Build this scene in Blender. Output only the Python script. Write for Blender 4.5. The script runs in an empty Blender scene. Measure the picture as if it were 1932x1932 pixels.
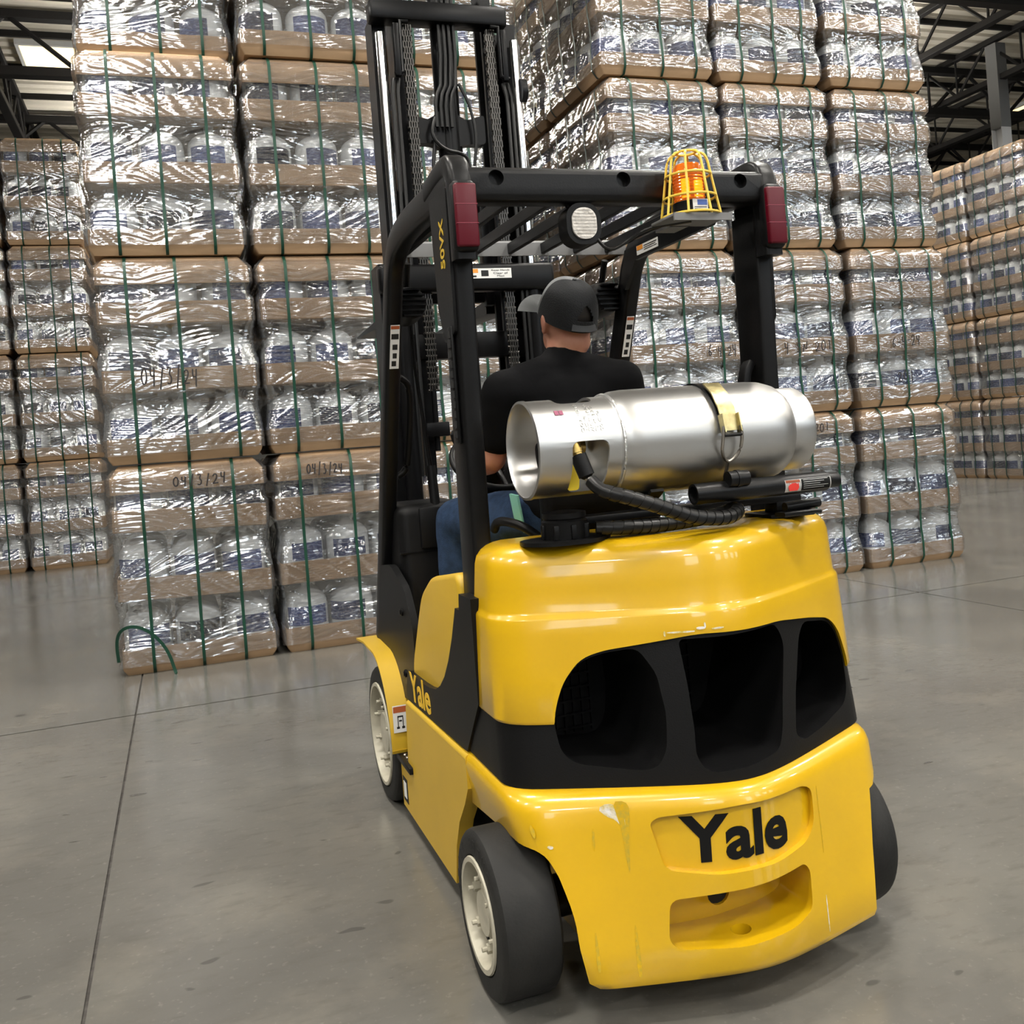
import bpy, bmesh, math, random
from mathutils import Vector, Matrix, noise
random.seed(7)
C = bpy.context.scene.collection
sc = bpy.context.scene
PI = math.pi

# ------------------------------------------------------------------ camera
# world frame: forklift rear axle on the floor at the origin, +Y = driving direction
YAW, ROLL = math.radians(19.0), math.radians(4.46)
FPX, PPY = 1830.0, 822.0
cam = bpy.data.cameras.new('camera'); camo = bpy.data.objects.new('camera', cam); C.objects.link(camo)
cam.sensor_fit = 'HORIZONTAL'; cam.sensor_width = 36.0; cam.lens = 36.0 * FPX / 1932.0
cam.shift_y = (PPY - 966.0) / 1932.0
cam.clip_start = 0.05; cam.clip_end = 200
f = Vector((math.sin(YAW), math.cos(YAW), 0)); r = Vector((math.cos(YAW), -math.sin(YAW), 0)); u = Vector((0, 0, 1))
r2 = r * math.cos(ROLL) - u * math.sin(ROLL); u2 = r * math.sin(ROLL) + u * math.cos(ROLL)
camo.matrix_world = Matrix(((r2.x, u2.x, -f.x, -1.18), (r2.y, u2.y, -f.y, -2.23), (r2.z, u2.z, -f.z, 1.34), (0, 0, 0, 1)))
sc.camera = camo

# ------------------------------------------------------------------ world, exposure
w = bpy.data.worlds.new('world'); sc.world = w; w.use_nodes = True
w.node_tree.nodes['Background'].inputs[0].default_value = (0.75, 0.82, 0.95, 1)
w.node_tree.nodes['Background'].inputs[1].default_value = 0.35
sc.view_settings.view_transform = 'Standard'; sc.view_settings.look = 'None'
sc.view_settings.exposure = -0.42; sc.view_settings.gamma = 1.0; sc.view_settings.use_curve_mapping = False
sc.cycles.max_bounces = 4; sc.cycles.diffuse_bounces = 3; sc.cycles.glossy_bounces = 3
sc.cycles.transmission_bounces = 3; sc.cycles.transparent_max_bounces = 10
sc.cycles.caustics_reflective = False; sc.cycles.caustics_refractive = False
sc.cycles.sample_clamp_indirect = 6.0
sc.cycles.adaptive_threshold = .04; sc.cycles.use_light_tree = False
LAMP_W = 420.0          # watts per high-bay lamp
LAMP_COL = (1.0, 0.955, 0.88)

# ------------------------------------------------------------------ helpers
def tag(o, label=None, cat=None, group=None, kind=None):
    if label: o['label'] = label
    if cat: o['category'] = cat
    if group: o['group'] = group
    if kind: o['kind'] = kind
    return o
def link(o, parent=None):
    C.objects.link(o)
    if parent is not None: o.parent = parent
    return o
def empty(name, loc=(0, 0, 0), rz=0.0):
    o = bpy.data.objects.new(name, None); o.location = loc; o.rotation_euler = (0, 0, rz); o.empty_display_size = .1
    return link(o)
def finish(me, angle=38):
    me.polygons.foreach_set('use_smooth', [True] * len(me.polygons))
    me.set_sharp_from_angle(angle=math.radians(angle))
def mesh_of(name, bm, mat=None, angle=38):
    bmesh.ops.recalc_face_normals(bm, faces=bm.faces)
    me = bpy.data.meshes.new(name); bm.to_mesh(me); bm.free()
    if mat is not None:
        for m in (mat if isinstance(mat, (list, tuple)) else [mat]): me.materials.append(m)
    finish(me, angle)
    return me
def obj(name, bm, mat, parent=None, label=None, angle=38):
    o = bpy.data.objects.new(name, mesh_of(name, bm, mat, angle))
    link(o, parent)
    if label: o['label'] = label
    return o
def NB(): return bmesh.new()

def box(bm, x0, x1, y0, y1, z0, z1, bev=0.0, seg=2, mi=0):
    t = bmesh.new()
    bmesh.ops.create_cube(t, size=1.0)
    for v in t.verts:
        v.co = Vector(((x0 + x1) / 2 + v.co.x * (x1 - x0), (y0 + y1) / 2 + v.co.y * (y1 - y0), (z0 + z1) / 2 + v.co.z * (z1 - z0)))
    if bev > 0: bmesh.ops.bevel(t, geom=t.edges[:], offset=bev, segments=seg, affect='EDGES', profile=.5)
    merge(bm, t, mi=mi); return bm
def merge(bm, t, mat=None, mi=None):
    mp = {}
    for v in t.verts: mp[v] = bm.verts.new(mat @ v.co if mat is not None else v.co)
    for fc in t.faces:
        try:
            nf = bm.faces.new([mp[v] for v in fc.verts]); nf.material_index = fc.material_index if mi is None else mi
        except ValueError: pass
    t.free(); return bm
def frame_to(p0, p1, ref=None):
    z = (Vector(p1) - Vector(p0)).normalized()
    ref = Vector(ref) if ref is not None else (Vector((0, 0, 1)) if abs(z.z) < .95 else Vector((0, 1, 0)))
    x = ref.cross(z).normalized(); y = z.cross(x)
    return x, y, z
def cyl(bm, p0, p1, r0, r1=None, n=16, cap=True, mi=0):
    r1 = r0 if r1 is None else r1
    x, y, z = frame_to(p0, p1); p0 = Vector(p0); p1 = Vector(p1)
    a = [bm.verts.new(p0 + (x * math.cos(2 * PI * i / n) + y * math.sin(2 * PI * i / n)) * r0) for i in range(n)]
    b = [bm.verts.new(p1 + (x * math.cos(2 * PI * i / n) + y * math.sin(2 * PI * i / n)) * r1) for i in range(n)]
    for i in range(n):
        bm.faces.new((a[i], a[(i + 1) % n], b[(i + 1) % n], b[i])).material_index = mi
    if cap:
        bm.faces.new(a[::-1]).material_index = mi; bm.faces.new(b).material_index = mi
    return bm
def sweep(bm, path, prof, ref=(1, 0, 0), closed=False, cap=True, mi=0):
    """sweep a closed 2D profile [(a,b)] along a path; a is along ref, b along (tangent x ref)"""
    P = [Vector(p) for p in path]; n = len(P); rings = []
    for i, p in enumerate(P):
        if closed: t = (P[(i + 1) % n] - P[i - 1]).normalized()
        elif i == 0: t = (P[1] - P[0]).normalized()
        elif i == n - 1: t = (P[-1] - P[-2]).normalized()
        else: t = ((P[i + 1] - P[i]).normalized() + (P[i] - P[i - 1]).normalized()).normalized()
        if ref is None: rr = Vector((0, 0, 1)) if abs(t.z) < .9 else Vector((1, 0, 0))
        else: rr = Vector(ref)
        a = (rr - t * rr.dot(t)).normalized(); b = t.cross(a)
        rings.append([bm.verts.new(p + a * q[0] + b * q[1]) for q in prof])
    m = len(prof)
    for i in range(n if closed else n - 1):
        A, B = rings[i], rings[(i + 1) % n]
        for k in range(m): bm.faces.new((A[k], A[(k + 1) % m], B[(k + 1) % m], B[k])).material_index = mi
    if cap and not closed:
        bm.faces.new(rings[0][::-1]).material_index = mi; bm.faces.new(rings[-1]).material_index = mi
    return bm
def circ(rad, n=10): return [(rad * math.cos(2 * PI * i / n), rad * math.sin(2 * PI * i / n)) for i in range(n)]
def rrect(a, b, c=.01, n=3):
    out = []
    for cx, cy, a0 in ((a - c, b - c, 0), (-a + c, b - c, 90), (-a + c, -b + c, 180), (a - c, -b + c, 270)):
        for k in range(n + 1):
            t = math.radians(a0 + 90 * k / n); out.append((cx + c * math.cos(t), cy + c * math.sin(t)))
    return out
def tube(bm, path, rad, n=10, closed=False, mi=0, smooth=0):
    P = [Vector(p) for p in path]
    for _ in range(smooth):
        Q = [P[0]]
        for i in range(len(P) - 1):
            Q += [P[i].lerp(P[i + 1], .25), P[i].lerp(P[i + 1], .75)]
        P = Q + [P[-1]]
    return sweep(bm, P, circ(rad, n), None, closed, True, mi)
def bend(P, it=3):
    P = [Vector(p) for p in P]
    for _ in range(it):
        Q = [P[0]]
        for i in range(len(P) - 1): Q += [P[i].lerp(P[i + 1], .25), P[i].lerp(P[i + 1], .75)]
        P = Q + [P[-1]]
    return P
def prism(bm, poly, axis, a0, a1, mi=0):
    """extrude a 2D polygon along axis ('x': poly=(y,z), 'y': poly=(x,z), 'z': poly=(x,y))"""
    def mk(p, a):
        return {'x': (a, p[0], p[1]), 'y': (p[0], a, p[1]), 'z': (p[0], p[1], a)}[axis]
    A = [bm.verts.new(mk(p, a0)) for p in poly]; B = [bm.verts.new(mk(p, a1)) for p in poly]; n = len(poly)
    for i in range(n): bm.faces.new((A[i], A[(i + 1) % n], B[(i + 1) % n], B[i])).material_index = mi
    bm.faces.new(A[::-1]).material_index = mi; bm.faces.new(B).material_index = mi
    return bm
def smooth_poly(poly, it=2, rad=.25):
    for _ in range(it):
        out = []
        for i in range(len(poly)):
            p, q = poly[i], poly[(i + 1) % len(poly)]
            out += [(p[0] + (q[0] - p[0]) * rad, p[1] + (q[1] - p[1]) * rad), (p[0] + (q[0] - p[0]) * (1 - rad), p[1] + (q[1] - p[1]) * (1 - rad))]
        poly = out
    return poly
def round_poly(poly, rad, n=5):
    out = []; m = len(poly)
    for i in range(m):
        p = Vector(poly[i]); a = Vector(poly[i - 1]) - p; b = Vector(poly[(i + 1) % m]) - p
        d = min(rad, a.length * .48, b.length * .48); A = p + a.normalized() * d; B = p + b.normalized() * d
        for k in range(n + 1):
            t = k / n; out.append(tuple(A * (1 - t) ** 2 + p * 2 * t * (1 - t) + B * t * t))
    return out
def lathe(bm, prof, n=24, axis='z', org=(0, 0, 0), mi=0, closed=False):
    """prof: [(radius, height)]"""
    rings = []; o = Vector(org)
    for rad, h in prof:
        ring = []
        for i in range(n):
            c, s = math.cos(2 * PI * i / n), math.sin(2 * PI * i / n)
            p = {'z': (rad * c, rad * s, h), 'x': (h, rad * c, rad * s), 'y': (rad * c, h, rad * s)}[axis]
            ring.append(bm.verts.new(o + Vector(p)))
        rings.append(ring)
    k = len(rings)
    for j in range(k if closed else k - 1):
        A, B = rings[j], rings[(j + 1) % k]
        for i in range(n): bm.faces.new((A[i], A[(i + 1) % n], B[(i + 1) % n], B[i])).material_index = mi
    if not closed:
        if prof[0][0] > 1e-5: bm.faces.new(rings[0][::-1]).material_index = mi
        if prof[-1][0] > 1e-5: bm.faces.new(rings[-1]).material_index = mi
    bmesh.ops.remove_doubles(bm, verts=[v for rr in rings for v in rr], dist=1e-6)
    return bm
def boolean(bm, cutters, op='DIFFERENCE'):
    """apply exact booleans with a list of bmeshes; returns a new bmesh"""
    bmesh.ops.recalc_face_normals(bm, faces=bm.faces)
    me = bpy.data.meshes.new('tmp'); bm.to_mesh(me); bm.free()
    o = bpy.data.objects.new('tmp', me); C.objects.link(o); tmp = []
    for cb in cutters:
        bmesh.ops.recalc_face_normals(cb, faces=cb.faces)
        cm = bpy.data.meshes.new('tmpc'); cb.to_mesh(cm); cb.free()
        co = bpy.data.objects.new('tmpc', cm); C.objects.link(co); tmp.append(co)
        md = o.modifiers.new('b', 'BOOLEAN'); md.object = co; md.operation = op; md.solver = 'EXACT'
    dg = bpy.context.evaluated_depsgraph_get(); res = bpy.data.meshes.new_from_object(o.evaluated_get(dg))
    out = bmesh.new(); out.from_mesh(res)
    for t in tmp + [o]:
        m = t.data; bpy.data.objects.remove(t); bpy.data.meshes.remove(m)
    bpy.data.meshes.remove(res)
    return out
def remesh(bm, voxel, it=4, fac=.5):
    me = bpy.data.meshes.new('tmp'); bm.to_mesh(me); bm.free()
    o = bpy.data.objects.new('tmp', me); C.objects.link(o)
    md = o.modifiers.new('r', 'REMESH'); md.mode = 'VOXEL'; md.voxel_size = voxel
    if it:
        sm = o.modifiers.new('s', 'SMOOTH'); sm.iterations = it; sm.factor = fac
    dg = bpy.context.evaluated_depsgraph_get(); res = bpy.data.meshes.new_from_object(o.evaluated_get(dg))
    out = bmesh.new(); out.from_mesh(res)
    bpy.data.objects.remove(o); bpy.data.meshes.remove(me); bpy.data.meshes.remove(res)
    return out
def text_bm(s, offset=0.0, shear=0.0, spacing=1.0):
    """a flat text bmesh normalised to the box 0..1 x 0..1 (x right, y up)"""
    cu = bpy.data.curves.new('t', 'FONT'); cu.body = s; cu.offset = offset; cu.shear = shear; cu.space_character = spacing
    cu.resolution_u = 4; cu.fill_mode = 'FRONT'
    o = bpy.data.objects.new('t', cu); C.objects.link(o)
    dg = bpy.context.evaluated_depsgraph_get(); dg.update()
    me = bpy.data.meshes.new_from_object(o.evaluated_get(dg))
    bpy.data.objects.remove(o); bpy.data.curves.remove(cu)
    bm = bmesh.new(); bm.from_mesh(me); bpy.data.meshes.remove(me)
    bmesh.ops.remove_doubles(bm, verts=bm.verts, dist=1e-5)
    xs = [v.co.x for v in bm.verts]; ys = [v.co.y for v in bm.verts]
    x0, x1, y0, y1 = min(xs), max(xs), min(ys), max(ys)
    for v in bm.verts: v.co = Vector(((v.co.x - x0) / (x1 - x0), (v.co.y - y0) / (y1 - y0), 0))
    return bm
def thicken(bm, d):
    """extrude every face of a flat (z=0) sheet to z=d"""
    res = bmesh.ops.extrude_face_region(bm, geom=bm.faces[:])
    for e in res['geom']:
        if isinstance(e, bmesh.types.BMVert): e.co.z += d
    return bm
def text_on(bm, s, o, ux, uy, wdt, hgt, thick=.0012, **k):
    """write a text on a plane: o = lower left corner, ux/uy unit axes"""
    t = thicken(text_bm(s, **k), 1.0); o, ux, uy = Vector(o), Vector(ux), Vector(uy); n = ux.cross(uy)
    for v in t.verts: v.co = o + ux * (v.co.x * wdt) + uy * (v.co.y * hgt) + n * (v.co.z * thick)
    return merge(bm, t)

# ------------------------------------------------------------------ materials
MATS = {}
def mat(name, col, rough=.5, metal=0.0, coat=0.0, spec=.5, noise_amt=0.0, noise_scale=20.0, bump=0.0, bump_scale=60.0, col2=None, emit=None, emit_s=0.0, trans=0.0, alpha=1.0, stretch=(1, 1, 1), rough_amt=0.0):
    m = bpy.data.materials.new(name); m.use_nodes = True; nt = m.node_tree; b = nt.nodes['Principled BSDF']
    b.inputs['Base Color'].default_value = (*col, 1); b.inputs['Roughness'].default_value = rough; b.inputs['Metallic'].default_value = metal
    b.inputs['Coat Weight'].default_value = coat; b.inputs['Coat Roughness'].default_value = .06
    b.inputs['Specular IOR Level'].default_value = spec; b.inputs['Transmission Weight'].default_value = trans; b.inputs['Alpha'].default_value = alpha
    if emit: b.inputs['Emission Color'].default_value = (*emit, 1); b.inputs['Emission Strength'].default_value = emit_s
    if noise_amt or bump or rough_amt:
        tc = nt.nodes.new('ShaderNodeTexCoord'); mp = nt.nodes.new('ShaderNodeMapping'); mp.inputs['Scale'].default_value = stretch
        nt.links.new(tc.outputs['Object'], mp.inputs[0])
    if noise_amt or rough_amt:
        n = nt.nodes.new('ShaderNodeTexNoise'); n.inputs['Scale'].default_value = noise_scale; n.inputs['Detail'].default_value = 5
        nt.links.new(mp.outputs[0], n.inputs[0])
    if noise_amt:
        mx = nt.nodes.new('ShaderNodeMix'); mx.data_type = 'RGBA'
        c2 = col2 if col2 else tuple(c * (1 - noise_amt) for c in col)
        mx.inputs[6].default_value = (*col, 1); mx.inputs[7].default_value = (*c2, 1)
        rm = nt.nodes.new('ShaderNodeMapRange'); rm.inputs[1].default_value = .35; rm.inputs[2].default_value = .7
        nt.links.new(n.outputs[0], rm.inputs[0]); nt.links.new(rm.outputs[0], mx.inputs[0]); nt.links.new(mx.outputs[2], b.inputs['Base Color'])
    if rough_amt:
        rr = nt.nodes.new('ShaderNodeMapRange'); rr.inputs[1].default_value = .3; rr.inputs[2].default_value = .7
        rr.inputs[3].default_value = rough - rough_amt; rr.inputs[4].default_value = rough + rough_amt
        nt.links.new(n.outputs[0], rr.inputs[0]); nt.links.new(rr.outputs[0], b.inputs['Roughness'])
    if bump:
        n2 = nt.nodes.new('ShaderNodeTexNoise'); n2.inputs['Scale'].default_value = bump_scale; n2.inputs['Detail'].default_value = 4
        bp = nt.nodes.new('ShaderNodeBump'); bp.inputs['Strength'].default_value = bump; bp.inputs['Distance'].default_value = .01
        nt.links.new(mp.outputs[0], n2.inputs[0]); nt.links.new(n2.outputs[0], bp.inputs['Height']); nt.links.new(bp.outputs[0], b.inputs['Normal'])
    MATS[name] = m
    return m
YEL = (0.60, 0.36, 0.004)
M_yel = mat('yellow_paint', YEL, .3, coat=.7, noise_amt=.06, noise_scale=6)
M_yel2 = mat('yellow_sheet', (0.56, 0.355, 0.022), .42, coat=.15, noise_amt=.06, noise_scale=6)
M_blk = mat('black_paint', (.005, .005, .0053), .36, spec=.22, noise_amt=.3, noise_scale=30, bump=.04, bump_scale=200)
M_blkp = mat('black_plastic', (.005, .005, .0053), .42, spec=.18, bump=.06, bump_scale=300)
M_steelblk = mat('mast_steel', (.005, .005, .0055), .33, spec=.16, noise_amt=.4, noise_scale=14, stretch=(1, 1, .2))
M_chrome = mat('chrome', (.8, .8, .82), .12, 1.0)
M_alu = mat('tank_aluminium', (.52, .515, .50), .38, 1.0, noise_amt=.10, noise_scale=9, rough_amt=.05, bump=.03, bump_scale=25, stretch=(.3, 1, 1))
M_weld = mat('weld_bead', (.8, .8, .78), .35, 1.0, bump=.5, bump_scale=90)
M_brass = mat('brass', (.55, .38, .12), .3, 1.0, noise_amt=.3, noise_scale=40)
M_zinc = mat('zinc_yellow', (.50, .43, .22), .35, 1.0, noise_amt=.45, noise_scale=30, bump=.1, bump_scale=60)
M_steel = mat('bare_steel', (.45, .42, .38), .35, 1.0, noise_amt=.3, noise_scale=40)
M_rub = mat('tyre_rubber', (.012, .012, .0115), .62, spec=.25, noise_amt=.35, noise_scale=12, bump=.08, bump_scale=120, col2=(.02, .0195, .018))
M_rim = mat('rim_cream', (.44, .41, .32), .5, noise_amt=.25, noise_scale=18, bump=.05, bump_scale=60)
M_red = mat('red_lens', (.085, .001, .008), .38, spec=.3)
M_redline = mat('red_lens_line', (.22, .02, .04), .4)
M_amber = mat('amber_lens', (.80, .19, .004), .15, coat=.5, trans=.55, emit=(1, .28, .01), emit_s=.05)
M_bulb = mat('beacon_bulb', (.9, .5, .1), .3, emit=(1, .5, .06), emit_s=6.0); M_bulb.cycles.emission_sampling = 'NONE'
M_cage = mat('cage_yellow', (.72, .50, .06), .4)
M_white = mat('sticker_white', (.72, .72, .70), .5)
M_orange = mat('sticker_orange', (.75, .28, .03), .5)
M_redor = mat('sticker_red_orange', (.42, .10, .03), .5)
M_print = mat('print_black', (.02, .02, .02), .6, spec=.2)
M_redprint = mat('print_red', (.6, .03, .02), .5)
M_logoblk = mat('logo_black', (.006, .006, .006), .6, spec=.12)
M_lens = mat('work_lens', (.55, .52, .48), .3, bump=.8, bump_scale=40, emit=(1, .95, .9), emit_s=.05)
M_scuff = mat('scuff_filler', (.62, .60, .58), .8, noise_amt=.5, noise_scale=55, col2=(.46, .34, .02), bump=.3, bump_scale=100)
M_scuffg = mat('scuff_olive', (.40, .29, .03), .8, spec=.2, noise_amt=.8, noise_scale=110, col2=(.56, .33, .004))
M_jean = mat('denim', (.022, .045, .095), .85, spec=.2, noise_amt=.35, noise_scale=40, bump=.25, bump_scale=220)
M_shirt = mat('black_shirt', (.005, .005, .0056), .85, spec=.08, bump=.25, bump_scale=14)
M_skin = mat('skin', (.50, .24, .155), .5, noise_amt=.2, noise_scale=14, col2=(.40, .15, .10))
M_cap = mat('cap_mesh', (.028, .029, .031), .8, spec=.2, bump=.5, bump_scale=260)
M_capg = mat('cap_grey', (.20, .205, .21), .8, spec=.2, bump=.2, bump_scale=200)
M_caps = mat('cap_strap', (.07, .072, .075), .8, spec=.2)
M_hair = mat('hair', (.02, .015, .012), .7)
M_shoe = mat('shoe', (.03, .025, .02), .6)
M_teal = mat('teal_cloth', (.25, .6, .5), .8)
M_card = mat('cardboard', (.41, .27, .155), .75, spec=.25, noise_amt=.16, noise_scale=5, bump=.15, bump_scale=10, stretch=(1, 1, 2.5))
M_strap = mat('green_strap', (.007, .045, .026), .4, spec=.35)
M_strapd = mat('dark_strap', (.012, .03, .022), .4)
M_bottle = mat('bottle_plastic', (.76, .79, .79), .28, spec=.5, coat=.2)
M_ink = mat('marker_ink', (.015, .012, .012), .6)
M_conc = None
M_roof = mat('roof_deck', (.62, .58, .49), .8, noise_amt=.15, noise_scale=1.2, stretch=(.3, 3, 1))
M_truss = mat('truss_steel', (.012, .011, .0105), .65, spec=.25)
M_col = mat('column_paint', (.62, .62, .62), .6)
M_coltop = mat('column_dark', (.16, .16, .16), .6)
M_wall = mat('wall_paint', (.26, .255, .24), .8, noise_amt=.1, noise_scale=.6)
M_sky = mat('skylight_lens', (.9, .8, .6), .6, emit=(1, .78, .38), emit_s=2.4)
M_lamp = mat('lamp_diffuser', (.9, .9, .9), .5, emit=LAMP_COL, emit_s=25.0)
M_lamph = mat('lamp_housing', (.4, .4, .4), .5)
M_hose = mat('black_hose', (.007, .007, .007), .35, spec=.3)

for m_ in (M_sky, M_lamp, M_lens, M_amber): m_.cycles.emission_sampling = 'NONE'
def concrete():
    m = bpy.data.materials.new('polished_concrete'); m.use_nodes = True; nt = m.node_tree; N = nt.nodes; L = nt.links; b = N['Principled BSDF']
    tc = N.new('ShaderNodeTexCoord')
    def nz(scale, detail=6, st=(1, 1, 1), dist=0.0, rough=.6):
        mp = N.new('ShaderNodeMapping'); mp.inputs['Scale'].default_value = st; mp.inputs['Rotation'].default_value = (0, 0, .5 if st[0] != st[1] else 0)
        L.new(tc.outputs['Object'], mp.inputs[0])
        n = N.new('ShaderNodeTexNoise'); n.inputs['Scale'].default_value = scale; n.inputs['Detail'].default_value = detail; n.inputs['Roughness'].default_value = rough; n.inputs['Distortion'].default_value = dist
        L.new(mp.outputs[0], n.inputs[0]); return n.outputs[0]
    def rng(x, a, bb, c=0., d=1.):
        q = N.new('ShaderNodeMapRange'); q.inputs[1].default_value = a; q.inputs[2].default_value = bb; q.inputs[3].default_value = c; q.inputs[4].default_value = d
        L.new(x, q.inputs[0]); return q.outputs[0]
    def mix(fac, a, bcol):
        q = N.new('ShaderNodeMix'); q.data_type = 'RGBA'
        L.new(fac, q.inputs[0])
        if isinstance(a, tuple): q.inputs[6].default_value = (*a, 1)
        else: L.new(a, q.inputs[6])
        q.inputs[7].default_value = (*bcol, 1); return q.outputs[2]
    c = mix(rng(nz(.55, 4, dist=.6), .35, .68), (.134, .129, .115), (.094, .091, .083))
    c = mix(rng(nz(2.2, 6), .5, .75, 0, .55), c, (.185, .170, .142))
    c = mix(rng(nz(9, 6, (1, 2.6, 1)), .52, .72, 0, .5), c, (.088, .083, .073))
    c = mix(rng(nz(45, 4), .6, .72, 0, .35), c, (.21, .20, .175))
    c = mix(rng(nz(6.5, 2, (1, 2.4, 1), .3, .3), .735, .755, 0, .6), c, (.045, .044, .04))
    L.new(c, b.inputs['Base Color'])
    L.new(rng(nz(1.3, 5), .3, .7, .13, .24), b.inputs['Roughness'])
    b.inputs['Specular IOR Level'].default_value = .5
    bp = N.new('ShaderNodeBump'); bp.inputs['Strength'].default_value = .05; bp.inputs['Distance'].default_value = .01
    L.new(nz(30, 5), bp.inputs['Height']); L.new(bp.outputs[0], b.inputs['Normal'])
    return m
M_conc = concrete()
M_joint = mat('joint_filler', (.055, .05, .045), .8, noise_amt=.5, noise_scale=30, col2=(.12, .11, .1))

def film():
    m = bpy.data.materials.new('stretch_film'); m.use_nodes = True; nt = m.node_tree; N = nt.nodes; L = nt.links
    N.remove(N['Principled BSDF']); out = N['Material Output']
    gl = N.new('ShaderNodeBsdfGlossy'); gl.inputs['Color'].default_value = (1, 1, 1, 1); gl.inputs['Roughness'].default_value = .11
    df = N.new('ShaderNodeBsdfDiffuse'); df.inputs['Color'].default_value = (.85, .86, .88, 1)
    tr = N.new('ShaderNodeBsdfTransparent'); tr.inputs['Color'].default_value = (.97, .97, .98, 1)
    lw = N.new('ShaderNodeLayerWeight'); lw.inputs['Blend'].default_value = .4
    fa = N.new('ShaderNodeMath'); fa.operation = 'MULTIPLY_ADD'; L.new(lw.outputs['Fresnel'], fa.inputs[0]); fa.inputs[1].default_value = .55; fa.inputs[2].default_value = .19
    m1 = N.new('ShaderNodeMixShader'); L.new(fa.outputs[0], m1.inputs[0]); L.new(tr.outputs[0], m1.inputs[1]); L.new(gl.outputs[0], m1.inputs[2])
    m2 = N.new('ShaderNodeMixShader'); m2.inputs[0].default_value = .035; L.new(m1.outputs[0], m2.inputs[1]); L.new(df.outputs[0], m2.inputs[2])
    L.new(m2.outputs[0], out.inputs[0])
    return m
M_film = film()

def label_mat():
    m = bpy.data.materials.new('bottle_label'); m.use_nodes = True; nt = m.node_tree; N = nt.nodes; L = nt.links; b = N['Principled BSDF']
    tc = N.new('ShaderNodeTexCoord'); mp = N.new('ShaderNodeMapping'); mp.inputs['Scale'].default_value = (1, 1, 3.5); L.new(tc.outputs['Object'], mp.inputs[0])
    n = N.new('ShaderNodeTexNoise'); n.inputs['Scale'].default_value = 28; n.inputs['Detail'].default_value = 3; L.new(mp.outputs[0], n.inputs[0])
    rp = N.new('ShaderNodeValToRGB'); L.new(n.outputs[0], rp.inputs[0])
    e = rp.color_ramp.elements; e[0].position = .40; e[0].color = (.028, .047, .17, 1); e[1].position = .66; e[1].color = (.30, .36, .55, 1)
    q = rp.color_ramp.elements.new(.55); q.color = (.06, .10, .30, 1)
    L.new(rp.outputs[0], b.inputs['Base Color']); b.inputs['Roughness'].default_value = .4
    return m
M_label = label_mat()

# ------------------------------------------------------------------ the hall
floor = empty('floor'); tag(floor, kind='structure')
sub = NB(); box(sub, -22.5, 34, -18, 36, -.25, -.012); obj('joint_bed', sub, M_joint, floor)
SX = [-22.5, -17.2, -11.97, -6.73, -1.5, 3.73, 8.97, 14.2, 19.43, 24.7, 34]
SY = [-18, -12.3, -7.05, -1.83, 3.4, 8.63, 13.87, 19.1, 24.3, 36]
for i in range(len(SX) - 1):
    for j in range(len(SY) - 1):
        b = NB(); box(b, SX[i] + .005, SX[i + 1] - .005, SY[j] + .009, SY[j + 1] - .009, -.2, 0)
        obj('slab', b, M_conc, floor)
def struct(name, bm, m):
    return tag(obj(name, bm, m), kind='structure')
b = NB(); box(b, -22.5, 34, 35.8, 36, 0, 10); struct('wall_far', b, M_wall)
b = NB(); box(b, -22.7, -22.5, -18, 36, 0, 10); struct('wall_left', b, M_wall)
b = NB(); box(b, 34, 34.2, -18, 36, 0, 10); struct('wall_right', b, M_wall)
b = NB(); box(b, -22.5, 34, -18.2, -18, 0, 10); struct('wall_rear', b, M_wall)
M_day = mat('daylit_pane', (.9, .95, 1), .5, emit=(.80, .90, 1.0), emit_s=9.0); M_day.cycles.emission_sampling = 'NONE'
for i, x in enumerate((-13, -2.5, 8, 14, 20, 26)):  # unseen glowing windows, added for bluish highlights on the film
    t = empty(f'window_{i + 1}', (x, -17.99, 5.3)); tag(t, kind='structure')
    b = NB()
    for a in ((-1.7, -1.6, 0, 3.4), (1.6, 1.7, 0, 3.4), (-1.6, 1.6, 0, .1), (-1.6, 1.6, 3.3, 3.4), (-1.6, 1.6, 1.66, 1.74), (-.04, .04, .1, 3.3)): box(b, a[0], a[1], 0, .08, a[2], a[3])
    obj('window_frame', b, M_col, t)
    for px in (-1.6, .04):
        for pz in (.1, 1.74):
            b = NB(); box(b, px, px + 1.56, .02, .03, pz, pz + 1.56); obj('pane', b, M_day, t)
# corrugated roof deck, ribs along x
RZ = 9.1
b = NB(); pr = []
y = -18.0
while y < 36:
    pr += [(y, RZ), (y + .20, RZ), (y + .24, RZ + .05), (y + .30, RZ + .05)]; y += .34
pr = pr + [(36.2, RZ), (36.2, RZ + .12), (-18, RZ + .12)]
prism(b, pr, 'x', -22.5, 34)
ceil = struct('ceiling', b, M_roof)
# skylights (daylight lens in a white curb)
def skylight(x0, x1, y0, y1):
    t = empty('skylight', ((x0 + x1) / 2, (y0 + y1) / 2, RZ - .1)); tag(t, kind='structure')
    b = NB()
    cx, cy = (x1 - x0) / 2, (y1 - y0) / 2
    for a in ((-cx - .06, -cx, -cy - .06, cy + .06), (cx, cx + .06, -cy - .06, cy + .06), (-cx, cx, -cy - .06, -cy), (-cx, cx, cy, cy + .06)): box(b, *a, 0, .1)
    obj('curb', b, M_col, t)
    b = NB(); box(b, -cx, cx, -cy, cy, .03, .05); obj('lens', b, M_sky, t)
skylight(-3.35, 1.2, 16.9, 18.2)
skylight(20.6, 25.0, 16.7, 17.9)
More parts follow.
